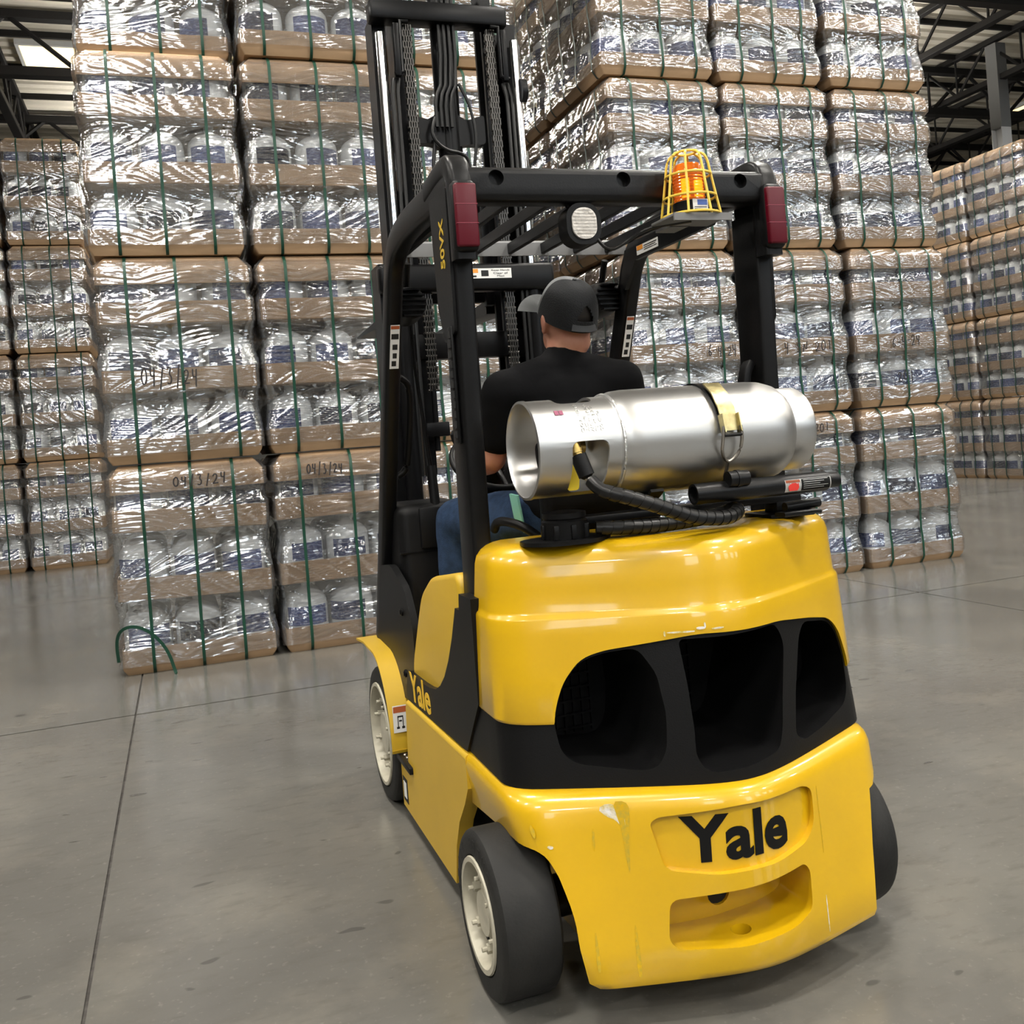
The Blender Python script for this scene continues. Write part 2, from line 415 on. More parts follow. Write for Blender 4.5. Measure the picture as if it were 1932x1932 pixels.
# roof trusses
def truss(name, p0, p1, depth, pitch, rad, parent_name=None):
    """bar joist from p0 to p1 (top chord), webs as separate pieces"""
    p0, p1 = Vector(p0), Vector(p1); d = p1 - p0; Ln = d.length; d.normalize(); side = d.cross(Vector((0, 0, 1)))
    t = empty(name, p0); tag(t, kind='structure')
    b = NB(); sweep(b, [(0, 0, 0), d * Ln], rrect(rad * 1.4, rad, .008, 1), side); obj('top_chord', b, M_truss, t)
    b = NB(); sweep(b, [(0, 0, -depth), d * Ln + Vector((0, 0, -depth))], rrect(rad * 1.5, rad * 1.1, .008, 1), side); obj('bottom_chord', b, M_truss, t)
    n = max(2, int(Ln / pitch)); st = Ln / n
    up = NB(); cyl(up, (0, 0, 0), d * st * .5 + Vector((0, 0, -depth)), rad * .6, n=6); mu = mesh_of('web', up, M_truss)
    dn = NB(); cyl(dn, (0, 0, -depth), d * st * .5, rad * .6, n=6); md = mesh_of('web', dn, M_truss)
    ve = NB(); cyl(ve, (0, 0, 0), (0, 0, -depth), rad * .45, n=6); mv = mesh_of('web_post', ve, M_truss)
    for i in range(n):
        for m_, o_ in ((mu, i * st), (md, (i + .5) * st)):
            o = bpy.data.objects.new('web', m_); o.location = d * o_; link(o, t)
        o = bpy.data.objects.new('web_post', mv); o.location = d * (i + .5) * st; link(o, t)
    return t
for x in (-3.75, 10.6, 13.3, 16.0, 18.7, 21.6, 24.6):
    truss('roof_truss', (x, 7.0, RZ - .08), (x, 35.5, RZ - .08), .85, 1.7, .055)
for y in (10.3, 15.4, 20.6, 25.8):
    truss('roof_girder', (-10, y, RZ - .2), (30, y, RZ - .2), .95, 2.2, .07)
pu = NB(); box(pu, -22, 34, -.03, .03, -.11, 0); mp_ = mesh_of('purlin', pu, M_truss)
y = 7.2
while y < 35:
    o = bpy.data.objects.new('purlin', mp_); o.location = (0, y, RZ - .0); link(o); tag(o, kind='structure'); y += 1.55
# column at the right
t = empty('column', (16.0, 13.9, 0)); tag(t, kind='structure')
b = NB()
for s in (-1, 1): box(b, -.13, .13, s * .13 - .012, s * .13 + .012, 0, 7.1)
box(b, -.012, .012, -.12, .12, 0, 7.1); obj('shaft', b, M_col, t)
b = NB(); box(b, -.135, .135, -.145, .145, 7.1, 8.9); obj('column_head', b, M_coltop, t)
# high-bay lamps: housing, diffuser and the light they give
hb = NB(); box(hb, -.65, .65, -.2, .2, .0, .09, .02); me_h = mesh_of('housing', hb, M_lamph)
hd = NB(); box(hd, -.62, .62, -.17, .17, -.02, .0); me_d = mesh_of('diffuser', hd, M_lamp)
hs = NB(); cyl(hs, (0, 0, .09), (0, 0, 1.13), .008, n=6); me_s = mesh_of('hanger', hs, M_truss)
lamp_data = bpy.data.lights.new('high_bay_lamp', 'AREA'); lamp_data.shape = 'RECTANGLE'; lamp_data.size = 1.2; lamp_data.size_y = .32
lamp_data.energy = LAMP_W; lamp_data.color = LAMP_COL
ROOF_FILL = [(-.6, 13.2), (-.9, 19.5), (12.0, 14.8), (14.5, 19.0), (9.0, 11.6)]  # unseen lamps added behind the stacks to brighten the roof
LAMPS = [(x, y) for x in (-8, -2, 4, 10) for y in (-12, -6.5, -1.5, 3.0)] + [(7.5, 9.0), (-9, 10), (18, 5.5), (17, -3)] + ROOF_FILL  # first lamp after the grid is added, unseen, to light the far right stacks
up_data = bpy.data.lights.new('uplight', 'AREA'); up_data.shape = 'RECTANGLE'; up_data.size = 1.2; up_data.size_y = .3; up_data.energy = LAMP_W * .75; up_data.color = LAMP_COL
for x, y in LAMPS:
    lz = 7.0 if (x, y) in ROOF_FILL else 8.0
    t = empty('high_bay_light', (x, y, lz)); tag(t, 'white high bay lamp hanging below the roof deck, above the view', 'ceiling lamp', 'high bay lamps under the roof')
    for nm, mm, dx in (('housing', me_h, 0), ('diffuser', me_d, 0), ('hanger', me_s, -.5), ('hanger', me_s, .5)):
        o = bpy.data.objects.new(nm, mm); o.location = (dx, 0, 0); link(o, t)
        if nm == 'hanger' and lz < 8: o.scale.z = 1.92; o.location.z = -.07
    lo = bpy.data.objects.new('lamp_light', lamp_data); lo.location = (0, 0, -.03); link(lo, t)
    if (x, y) in ROOF_FILL:
        lo = bpy.data.objects.new('uplight', up_data); lo.location = (0, 0, .12); lo.rotation_euler = (PI, 0, 0); link(lo, t)
# ------------------------------------------------------------------ wrapped pallets of water bottles
PW, PD, PH = .97, 1.19, 1.338
ZB = (.034, .468, .905)          # bottle bases of the three layers
def rect_ring(hx, hy, c, ns=8, nc=3):
    """closed rounded rectangle, counter-clockwise, evenly subdivided"""
    pts = []
    cs = [(hx - c, -hy + c, -90), (hx - c, hy - c, 0), (-hx + c, hy - c, 90), (-hx + c, -hy + c, 180)]
    for q, (cx, cy, a0) in enumerate(cs):
        arc = [(cx + c * math.cos(math.radians(a0 + 90 * k / nc)), cy + c * math.sin(math.radians(a0 + 90 * k / nc))) for k in range(nc + 1)]
        pts += arc
        nx = cs[(q + 1) % 4]; e = (nx[0] + c * math.cos(math.radians(nx[2])), nx[1] + c * math.sin(math.radians(nx[2])))
        for k in range(1, ns): pts.append((arc[-1][0] + (e[0] - arc[-1][0]) * k / ns, arc[-1][1] + (e[1] - arc[-1][1]) * k / ns))
    return pts
def loft(bm, rings, cap0=True, cap1=True):
    V = [[bm.verts.new(p) for p in rg] for rg in rings]; n = len(V[0])
    for j in range(len(V) - 1):
        for i in range(n): bm.faces.new((V[j][i], V[j][(i + 1) % n], V[j + 1][(i + 1) % n], V[j + 1][i]))
    if cap0: bm.faces.new(V[0][::-1])
    if cap1: bm.faces.new(V[-1])
    return bm
def wob(x, y, z, s, a, sc_=3.0): return a * noise.noise(Vector((x * sc_ + s * 7.3, y * sc_ + s * 3.1, z * sc_ + s)))
def card_rings(levels, seed, amp=.006, c=.012):
    R_ = []
    for ins, z in levels:
        ring = []
        for x, y in rect_ring(PW / 2 - .006 - ins, PD / 2 - .006 - ins, max(.004, c)):
            d = wob(x, y, z, seed, amp); l = math.hypot(x, y)
            ring.append((x + x / l * d, y + y / l * d, z + wob(x, y, 9, seed + 5, amp * .8)))
        R_.append(ring)
    return R_
def pleat(u, v, s):
    """height of the film's pleats at perimeter length u and height v: long ridges that run near-level or slanting"""
    sel = noise.noise(Vector((u * 1.6, v * 2.2, s * 5.1)))
    ang = .10 * math.sin(u * 2 + s) + (.75 if sel > .16 else -.62 if sel < -.22 else .0)
    ca, sa = math.cos(ang), math.sin(ang); p, q = u * ca + v * sa, -u * sa + v * ca
    w1 = noise.noise(Vector((p * 3.0, q * 38, s * 3.7))); w2 = noise.noise(Vector((p * 6, q * 84, s * 1.3 + 40)))
    return .0044 * (1 - 2 * abs(w1)) + .0025 * (1 - 2 * abs(w2)) + .0014 * noise.noise(Vector((u * 38, v * 44, s * 9.0)))
def film_shell(s):
    b = NB(); rings = []; NZ = 320
    for j in range(NZ + 1):
        z = .058 + (1.315 - .058) * j / NZ
        # the film hugs the trays and sinks in between them, most of all over the bottle shoulders
        sink = 0.0
        for z0, z1 in ((.165, .462), (.608, .90), (1.045, 1.155)):
            if z0 < z < z1:
                tt = (z - z0) / (z1 - z0); sink = .024 * math.sin(PI * tt) ** .8 * (.45 + .75 * tt)
        ins = -.012 + sink
        if z > 1.262: ins += .060 * (z - 1.262) / .074
        ring = []; uu = 0.0; pr_ = None
        for x, y in rect_ring(PW / 2 - ins, PD / 2 - ins, .045 + sink, 44, 4):
            if pr_: uu += math.hypot(x - pr_[0], y - pr_[1])
            pr_ = (x, y); l = math.hypot(x, y)
            d = wob(x, y, z * 2.2, s + 60, .005, 4.0) + pleat(uu, z, s) * (1.0 if sink < .004 else 1.5)
            d = max(d, -.003) if sink < .004 else d
            nx, ny = (x / l, y / l) if min(PW / 2 - abs(x), PD / 2 - abs(y)) > .0 and False else ((1 if x > 0 else -1, 0) if PW / 2 - abs(x) < PD / 2 - abs(y) else (0, 1 if y > 0 else -1))
            ring.append((x + nx * d, y + ny * d, z))
        rings.append(ring)
    loft(b, rings, False, False); return b
TRAYS, CAPS, FILMS, BASES = [], [], [], []
for s in range(4):
    b = NB(); loft(b, card_rings([(.026, .0), (.004, .035), (0, .05), (0, .11), (.002, .165), (.007, .165), (.008, .06)], s, .003)); BASES.append(mesh_of('cardboard_tray', b, M_card))
    b = NB(); loft(b, card_rings([(.006, -.005), (0, .0), (0, .07), (.001, .14), (.007, .14), (.009, .012)], s + 20, .006)); TRAYS.append(mesh_of('cardboard_tray', b, M_card))
    b = NB(); loft(b, card_rings([(.010, 1.20), (.006, 1.155), (0, 1.155), (0, 1.21), (.003, 1.262), (.030, 1.30), (.060, 1.336)], s + 40, .005), cap0=False); CAPS.append(mesh_of('cardboard_cap', b, M_card))
    FILMS.append(mesh_of('stretch_film', film_shell(s), M_film, 80))
# bottle (about 0.43 m tall, round shoulders, short neck with a cap)
BR = .146
b = NB(); lathe(b, [(.09, 0), (.118, .004), (.134, .016), (.142, .032), (BR, .05), (BR, .07), (BR - .004, .078), (BR, .086), (BR, .262), (BR - .004, .270), (BR - .002, .280), (.138, .305), (.118, .332), (.088, .352), (.055, .366), (.036, .376), (.030, .386), (.030, .40)], 22)
ME_bot = mesh_of('bottle', b, M_bottle, 45)
b = NB(); lathe(b, [(.029, .392), (.033, .394), (.033, .424), (.028, .428), (0, .428)], 14); ME_cap = mesh_of('bottle_cap', b, M_bottle, 45)
def label_mesh(arc, z0, z1):
    b = NB(); n = 14; va = []; vb = []
    for i in range(n + 1):
        a = -PI / 2 + math.radians(arc) * (i / n - .5); rr = BR + .0012
        va.append(b.verts.new((rr * math.cos(a), rr * math.sin(a), z0))); vb.append(b.verts.new((rr * math.cos(a), rr * math.sin(a), z1)))
    for i in range(n): b.faces.new((va[i], va[i + 1], vb[i + 1], vb[i]))
    res = bmesh.ops.solidify(b, geom=b.faces[:], thickness=.0008)
    return mesh_of('label', b, M_label)
ME_lab = [label_mesh(118, .135, .262), label_mesh(96, .14, .258)]
# straps
def strap_mesh(kind, m):
    hw = .0098; h = PD / 2 if kind == 'front' else PW / 2
    side = [(h - .020, .001), (h + .006, .036), (h + .019, .06), (h + .022, .165), (h + .008, .30), (h + .014, .44), (h + .022, .48), (h + .022, .60), (h + .010, .74), (h + .014, .88), (h + .022, .915), (h + .022, 1.04), (h + .015, 1.10), (h + .021, 1.165), (h + .019, 1.262), (h - .010, 1.303), (h - .055, 1.339)]
    path = [(p[0], p[1]) for p in side] + [(-p[0], p[1]) for p in side[::-1]]
    b = NB()
    P = [Vector((0, -p[0], p[1])) if kind == 'front' else Vector((-p[0], 0, p[1])) for p in path]
    sweep(b, P, [(hw, .0008), (-hw, .0008), (-hw, -.0008), (hw, -.0008)], (1, 0, 0) if kind == 'front' else (0, 1, 0), True)
    return mesh_of('strap', b, m, 60)
ME_sf = strap_mesh('front', M_strap); ME_sfd = strap_mesh('front', M_strapd); ME_ss = strap_mesh('side', M_strapd)
rnd = random.Random(11)
def part(name, me, parent, loc=(0, 0, 0), rz=0.0):
    o = bpy.data.objects.new(name, me); o.location = loc; o.rotation_euler = (0, 0, rz); return link(o, parent)
def pallet(x, y, z, label, group, rz=0.0, sides=False, front=True, deep=False, sz=1.0, tilt=0.0, jit=.006):
    t = empty('wrapped_pallet', (x + rnd.uniform(-jit, jit), y + rnd.uniform(-jit, jit), z), rz + math.radians(rnd.uniform(-.35, .35)))
    t.scale = (1, 1, sz)
    tag(t, label, 'pallet load', group)
    part('cardboard_tray', rnd.choice(BASES), t)
    for k in (1, 2):
        o = part('cardboard_tray', rnd.choice(TRAYS), t, (rnd.uniform(-.004, .004), 0, ZB[k] - .005)); o.rotation_euler.y = tilt * (1 if k == 2 else .8)
    part('cardboard_cap', rnd.choice(CAPS), t)
    part('stretch_film', rnd.choice(FILMS), t)
    xs = (-.318, 0, .318); ys = [-PD / 2 + .168 + .2855 * i for i in range(4)]
    for k in range(3):
        spots = []
        if front: spots += [(x_, ys[0], 'f') for x_ in xs] + ([(x_, y_, '') for y_ in (ys[1:] if deep else ys[1:2]) for x_ in xs] if k < 2 else [])
        else: spots += [(xs[0], ys[0], 'l'), (xs[0], ys[1], 'l'), (xs[1], ys[0], ''), (xs[1], ys[1], '')]
        if sides and not (deep and k < 2): spots += [(xs[0], ys[2], 'l'), (xs[0], ys[3], 'l'), (xs[1], ys[2], ''), (xs[1], ys[3], '')]
        for q, (bx, by, fc) in enumerate(spots):
            if sides and bx == xs[0] and by > ys[0] + .1: fc = 'l'
            dz = .0
            o = part('bottle', ME_bot, t, (bx + rnd.uniform(-.004, .004), by + rnd.uniform(-.003, .003), ZB[k] + bx * -math.sin(tilt) * (k > 0)), rnd.uniform(0, 6))
            if k < 2 and fc: part('bottle_cap', ME_cap, o)
            if fc:
                a = {'f': rnd.uniform(-.75, .35), 'l': -PI / 2 + rnd.uniform(-.35, .35)}[fc]
                if fc == 'f' and sides and bx == xs[0]: a = -.9
                lb = part('label', rnd.choice(ME_lab), o); lb.rotation_euler.z = a - o.rotation_euler.z
    if front:
        for sx_ in (-.30, .02, .31): part('strap', ME_sf, t, (sx_ + rnd.uniform(-.03, .03), 0, 0), math.radians(rnd.uniform(-.5, .5)))
    if sides:
        for sy_ in (-.44, -.16, .14, .42): part('strap', ME_ss, t, (0, sy_ + rnd.uniform(-.03, .03), 0))
    return t
LV = ['on the floor', 'second level', 'third level', 'top level']
PAL = {}
yc = 4.43 + PD / 2
for c, (cx, cn) in enumerate([(-1.135, 'leftmost column of the near left stacks'), (-.115, 'second column of the near left stacks'), (.918, 'column behind the forklift mast')]):
    for l in range(4):
        PAL['L', c, l] = pallet(cx + (.0, .006, -.006, .0)[l], yc + (.14 if (c, l) == (0, 3) else 0), l * 1.345, f'wrapped pallet of water bottles, {LV[l]}, {cn}', 'wrapped pallets of the near left block', tilt=math.radians(2.2) if (c, l) == (0, 0) else 0, deep=True)
for c, (cx, cn) in enumerate([(2.575, 'first column right of the mast'), (3.60, 'middle column of the near right stacks'), (4.645, 'rightmost column of the near right stacks')]):
    for l in range(4):
        PAL['R', c, l] = pallet(cx + (.02, .03, -.01, -.03)[l], yc, l * 1.345, f'wrapped pallet of water bottles, {LV[l]}, {cn}', 'wrapped pallets of the near right block', sides=True, deep=True)
for row in (1, 2):
    for l in range(4):
        pallet(2.56 + (.01, .03, -.01, -.02)[l] + .02 * row, yc + 1.255 * row, l * 1.345, f'wrapped pallet {("second", "third")[row - 1]} in line along the narrow aisle, {LV[l]}', 'pallets along the aisle', sides=True, front=(row == 0))
for c, (cx, cn) in enumerate([(-3.72, 'far left stack at picture edge'), (-2.70, 'far left stack beside the near stacks')]):
    for l in range(4):
        pallet(cx, 12.45 + PD / 2, l * 1.492, f'distant wrapped bottle pallet, {LV[l]}, {cn}', 'wrapped pallets of the far left block', sz=1.107)
for c, cy in enumerate([8.76, 10.02, 11.28]):
    for l in range(4):
        pallet(11.62 + PW / 2, cy, l * 1.345, f'dark-strapped bottle pallet at far right, {LV[l]}, {("nearest column at picture edge", "middle column", "farthest column")[c]}', 'dark-strapped pallets of the far right block', sides=True, front=False)
# marker writing on the film and card
GL = {'0': [[(.5, 1), (.15, .8), (.05, .4), (.3, .02), (.7, .1), (.85, .5), (.75, .9), (.45, 1)]], '1': [[(.4, .8), (.55, 1), (.5, 0)]],
      '2': [[(.1, .75), (.35, 1), (.75, .9), (.7, .55), (.3, .2), (.05, .05), (.5, .08), (.95, .1)]], '3': [[(.1, .95), (.7, .98), (.4, .6), (.8, .4), (.6, .02), (.1, .1)]],
      '4': [[(.2, 1), (.15, .5), (.8, .52)], [(.75, 1), (.6, -.1)]], '6': [[(.7, 1), (.3, .6), (.15, .2), (.5, 0), (.8, .25), (.5, .45), (.2, .3)]],
      '/': [[(.7, 1.15), (.3, -.2)]], '-': [[(.15, .45), (.85, .5)]], 'S': [[(.85, .9), (.4, 1), (.2, .7), (.7, .4), (.6, .05), (.05, .1)]], 'N': [[(.1, 0), (.2, 1), (.7, .05), (.9, 1.05)]], ' ': []}
def write(key, s, x0, x1, z0, z1, off=.031, hw=.0045):
    t = PAL[key]; b = NB(); n = len(s); cw_ = (x1 - x0) / n; rw = random.Random(len(s) * 31 + int(x0 * 1000))
    for i, ch in enumerate(s):
        sh_ = rw.uniform(.0, .25); dz = rw.uniform(-.12, .12); zs = rw.uniform(.85, 1.1)
        for st in GL[ch]:
            P = bend([(x0 + cw_ * (i + .1 + .8 * px + sh_ * py * .3), -PD / 2 - off, z0 + (z1 - z0) * (py * zs + dz)) for px, py in st], 2)
            sweep(b, P, [(hw, .0006), (-hw, .0006), (-hw, -.0006), (hw, -.0006)], (.5, 0, .85))
    o = obj('handwriting', b, M_ink, t); o['label'] = 'black marker writing ' + s
write(('L', 0, 1), '04/3/24', -.25, .11, .495, .60)
write(('L', 0, 0), '04/3/24', -.10, .24, 1.185, 1.25)
write(('L', 1, 0), '04/3/24', -.27, -.02, 1.185, 1.25)
write(('R', 0, 1), '6-4-24', .16, .42, .49, .575)
write(('R', 1, 1), '4 SN 201', -.17, .30, .49, .57)
write(('R', 2, 1), '6-4-24', -.16, .14, .49, .58)
write(('R', 2, 1), '201', -.13, .05, .20, .28)
write(('R', 1, 0), 'SN201', -.03, .22, 1.18, 1.25)
# loose end of a cut strap arching onto the floor in front of the left stack
b = NB(); pth = [(-.50, -.60, .10), (-.505, -.64, .24), (-.47, -.68, .32), (-.38, -.70, .335), (-.28, -.70, .27), (-.20, -.70, .15), (-.165, -.70, .004), (-.16, -.72, .002)]
P = [Vector(p) for p in pth]
for _ in range(2):
    Q = [P[0]]
    for i in range(len(P) - 1): Q += [P[i].lerp(P[i + 1], .25), P[i].lerp(P[i + 1], .75)]
    P = Q + [P[-1]]
sweep(b, P, [(.0008, .010), (-.0008, .010), (-.0008, -.010), (.0008, -.010)], (0, 1, 0)); obj('loose_strap_end', b, M_strap, PAL['L', 0, 0])
# ------------------------------------------------------------------ the forklift
FK = empty('forklift'); tag(FK, 'yellow and black counterbalance forklift seen from behind, carrying a propane tank', 'forklift')
def lerp(z, pts):
    if z <= pts[0][0]: return pts[0][1]
    for (a, va), (b_, vb) in zip(pts, pts[1:]):
        if z <= b_: return va + (vb - va) * (z - a) / (b_ - a)
    return pts[-1][1]
def gcurve(x, yc, m, a=.10): return yc + m * (math.sqrt(x * x + a * a) - a)
def up_y(x, z): return gcurve(x, lerp(z, [(.5, -.262), (.893, -.215), (.903, -.208), (1.05, -.190)]), lerp(z, [(.5, .56), (.9, .6)]))
def lo_y(x, z): return gcurve(x, lerp(z, [(.1, -.322), (.5, -.292)]), lerp(z, [(.1, .30), (.5, .52)]))
def plan(fy, z, w_, ins, front, c=.07, nr=26, ncorn=6):
    """closed plan outline of the rear bodywork at height z"""
    w_ -= ins; half = []
    xs = [(w_ - c) * i / nr for i in range(nr + 1)]
    rear = [(x, fy(x, z) + ins) for x in xs]
    yk = rear[-1][1]
    m = (rear[-1][1] - rear[-2][1]) / (rear[-1][0] - rear[-2][0])
    a0 = math.atan(m); cor = []
    # blend from the slanted rear into the straight side with a quarter arc
    for k in range(1, ncorn + 1):
        t = k / ncorn
        p0 = Vector((w_ - c, yk)); p1 = Vector((w_, yk + m * c)); p2 = Vector((w_, yk + m * c + c * .9))
        q = p0 * (1 - t) ** 2 + p1 * 2 * t * (1 - t) + p2 * t * t; cor.append((q.x, q.y))
    ys = cor[-1][1]; side = [(w_, ys + (front - ys) * k / 4) for k in range(1, 5)]
    half = rear + cor + side
    return [(-x, y) for x, y in half[::-1]] + half[1:]
def loft_plan(fy, levels, front):
    b = NB(); rings = [[(x, y, z) for x, y in plan(fy, z, w_, ins, front)] for z, w_, ins in levels]
    return loft(b, rings)
def ypoly(poly, y0, y1): return prism(NB(), poly, 'y', y0, y1)
# lower counterweight casting
low = loft_plan(lo_y, [(.088, .415, .022), (.096, .425, .008), (.112, .435, 0), (.18, .46, 0), (.26, .475, 0), (.34, .49, 0), (.42, .505, 0), (.462, .512, 0), (.480, .513, .004), (.492, .513, .012), (.499, .513, .026), (.500, .513, .05)], .36)
arch = []
for s in (-1, 1):
    pts = round_poly([(.6, -.05), (.6, .30), (.36, .345), (.13, .372), (-.06, .392), (-.125, .385), (-.150, .345), (-.185, .25), (-.215, .12), (-.25, -.05)], .045, 4)
    arch.append(prism(NB(), pts, 'x', s * .33, s * .70))
arch.append(prism(NB(), [(.325, -.05), (.352, .10), (.392, .25), (.43, .365), (.47, .372), (.8, .372), (.8, -.05)], 'y', -.7, .7))
LOGO = round_poly([(-.232, .435), (-.215, .448), (-.03, .463), (.160, .457), (.194, .440), (.186, .365), (.150, .333), (.05, .318), (-.10, .316), (-.212, .334)], .022, 4)
POCK = round_poly([(-.225, .185), (-.212, .270), (-.05, .279), (.13, .290), (.146, .270), (.138, .185), (.08, .165), (-.06, .155), (-.205, .165)], .022, 4)
pk = NB()
prism(pk, POCK, 'y', -.6, -.16)
low = boolean(low, arch + [ypoly(LOGO, -.6, -.17), pk, cyl(NB(), (-.03, -.245, .05), (-.03, -.245, .45), .024), cyl(NB(), (-.035, -.20, .208), (-.035, .02, .208), .030)])
cw = obj('counterweight', low, M_yel, FK, 'glossy yellow cast counterweight with scuffs')
b = NB(); cyl(b, (-.035, -.152, .208), (-.035, -.10, .208), .0295); obj('tow_pin_hole', b, M_print, cw)  # black plug stands in for the shade inside the pin hole
def on_low(bm, off): 
    for v in bm.verts: v.co = Vector((v.co.x, lo_y(v.co.x, v.co.z) - off - v.co.y, v.co.z))
    return bm
def slices(bm, x0, x1, n):
    for i in range(1, n):
        g = bm.verts[:] + bm.edges[:] + bm.faces[:]
        bmesh.ops.bisect_plane(bm, geom=g, plane_co=(x0 + (x1 - x0) * i / n, 0, 0), plane_no=(1, 0, 0))
    return bm
b = NB(); prism(b, [(x * 1.012 - .0, z + (z - .385) * .012) for x, z in LOGO], 'y', 0, -.008); slices(b, -.24, .2, 12); on_low(b, -.017)
lp = obj('logo_plate', b, M_yel, FK, 'recessed yellow name plate')
t = thicken(text_bm('Yale', offset=.030, spacing=1.0), 1)
slices(t, 0, 1, 14)
for v in t.verts: v.co = Vector((-.168 + v.co.x * .268 + (v.co.y - .5) * .006, v.co.z * .0015, .338 + v.co.y * .104))
on_low(t, -.0165); obj('lettering', t, M_logoblk, lp, 'black letters Yale')
def scuff(poly, m, it=1):
    b = NB(); prism(b, smooth_poly(poly, it), 'y', 0, .0004); slices(b, -.45, .3, 30); on_low(b, .0002); return obj('scuff', b, m, cw)
scuff([(-.302, .486), (-.276, .487), (-.268, .47), (-.279, .40), (-.287, .325), (-.290, .36), (-.291, .42), (-.296, .45)], M_scuffg)
scuff([(-.335, .472), (-.312, .484), (-.288, .474), (-.280, .438), (-.287, .426), (-.300, .447), (-.318, .454)], M_scuff)
scuff([(-.352, .43), (-.347, .43), (-.352, .38), (-.357, .385)], M_scuffg)
scuff([(-.380, .215), (-.376, .215), (-.377, .135), (-.387, .135)], M_scuffg)
scuff([(-.294, .225), (-.290, .225), (-.291, .118), (-.303, .118)], M_scuffg)
scuff([(-.297, .125), (-.293, .125), (-.294, .120), (-.301, .120)], M_scuff)
scuff([(.212, .44), (.2145, .44), (.2035, .29), (.201, .29)], M_scuffg)
scuff([(.186, .20), (.1885, .20), (.183, .12), (.180, .12)], M_scuff)
scuff([(-.452, .394), (-.446, .398), (-.436, .394), (-.443, .388)], M_scuff)
scuff([(-.482, .43), (-.478, .445), (-.47, .425), (-.474, .41)], M_scuffg)
# upper counterweight shroud
WIN = round_poly([(-.392, .60), (-.388, .675), (-.365, .745), (-.325, .797), (-.28, .814), (-.08, .842), (.16, .834), (.30, .812), (.385, .793), (.425, .755), (.452, .675), (.456, .60)], .03, 4)
up = loft_plan(up_y, [(.648, .497, .03), (.648, .499, .004), (.655, .50, 0), (.76, .50, 0), (.85, .50, 0), (.888, .50, 0), (.894, .4995, .001), (.900, .4965, .003), (.908, .495, .003), (.96, .492, .003), (1.015, .489, .003), (1.035, .488, .007), (1.050, .487, .017), (1.060, .486, .031), (1.066, .485, .049), (1.069, .485, .072)], .205)
up = boolean(up, [ypoly(WIN, -.6, .25)])
def widen(bm):
    for v in bm.verts: v.co.x += .015 * (1 + v.co.x / .5) + .016 * max(0, v.co.z - .65) / .42
    return bm
obj('rear_shroud', widen(up), M_yel, FK, 'glossy yellow upper rear cover')
b = NB()
for x, z, w_, h in ((-.135, .848, .004, .012), (-.10, .850, .06, .004), (-.055, .856, .02, .006), (-.045, .862, .004, .012), (-.015, .852, .03, .004)):
    prism(b, smooth_poly([(x - w_ / 2, z - h / 2), (x + w_ / 2, z - h / 2), (x + w_ / 2, z + h / 2), (x - w_ / 2, z + h / 2)], 1), 'y', 0, .001)
for v in b.verts: v.co.y = up_y(v.co.x, v.co.z) - v.co.y - .0003
obj('paint_chips', b, M_scuff, FK)['kind'] = 'stuff'
# black grille band with three openings
gr = loft_plan(lambda x, z: up_y(x, z) + .010, [(.478, .497, .03), (.500, .497, 0), (.56, .497, 0), (.65, .494, 0), (.75, .49, 0), (.86, .49, 0)], .30)
band = round_poly([(-.6, .46), (-.6, .652), (-.396, .652), (-.392, .68), (-.368, .748), (-.327, .801), (-.281, .818), (-.08, .846), (.16, .838), (.30, .816), (.388, .797), (.429, .757), (.456, .676), (.459, .652), (.6, .652), (.6, .46)], .01, 2)
gr = boolean(gr, [ypoly(band, -.7, .6)], 'INTERSECT')
AP = [[(-.381, .585), (-.388, .655), (-.362, .742), (-.322, .790), (-.275, .807), (-.205, .816), (-.170, .755), (-.158, .66), (-.166, .58), (-.19, .540), (-.23, .537), (-.355, .556)],
      [(-.118, .822), (-.112, .83), (.148, .828), (.168, .80), (.176, .77), (.132, .585), (.11, .540), (0, .526), (-.085, .524), (-.108, .56), (-.104, .63), (-.108, .72)],
      [(.272, .806), (.38, .786), (.418, .750), (.444, .672), (.440, .60), (.412, .562), (.30, .539), (.205, .532), (.178, .555), (.20, .64), (.244, .775)]]
gr = boolean(gr, [ypoly(round_poly(a, .02, 3), -.6, .16) for a in AP])
g = obj('rear_grille', widen(gr), M_blkp, FK, 'black rear grille band with three openings')
b = NB(); cyl(b, (-.01, .10, .79), (-.01, .16, .79), .035, n=20); cyl(b, (-.01, .09, .79), (-.01, .11, .79), .022, n=20); obj('radiator_boss', b, M_blkp, g)
for x0 in (-.30, .0, .31):
    b = NB()
    for k in range(7): box(b, x0 - .10, x0 + .10, .145, .155, .56 + k * .035, .565 + k * .035)
    for k in range(9): box(b, x0 - .1 + k * .025, x0 - .096 + k * .025, .15, .157, .55, .79)
    o = obj('radiator_fins', b, M_blkp, g); o['kind'] = 'stuff'
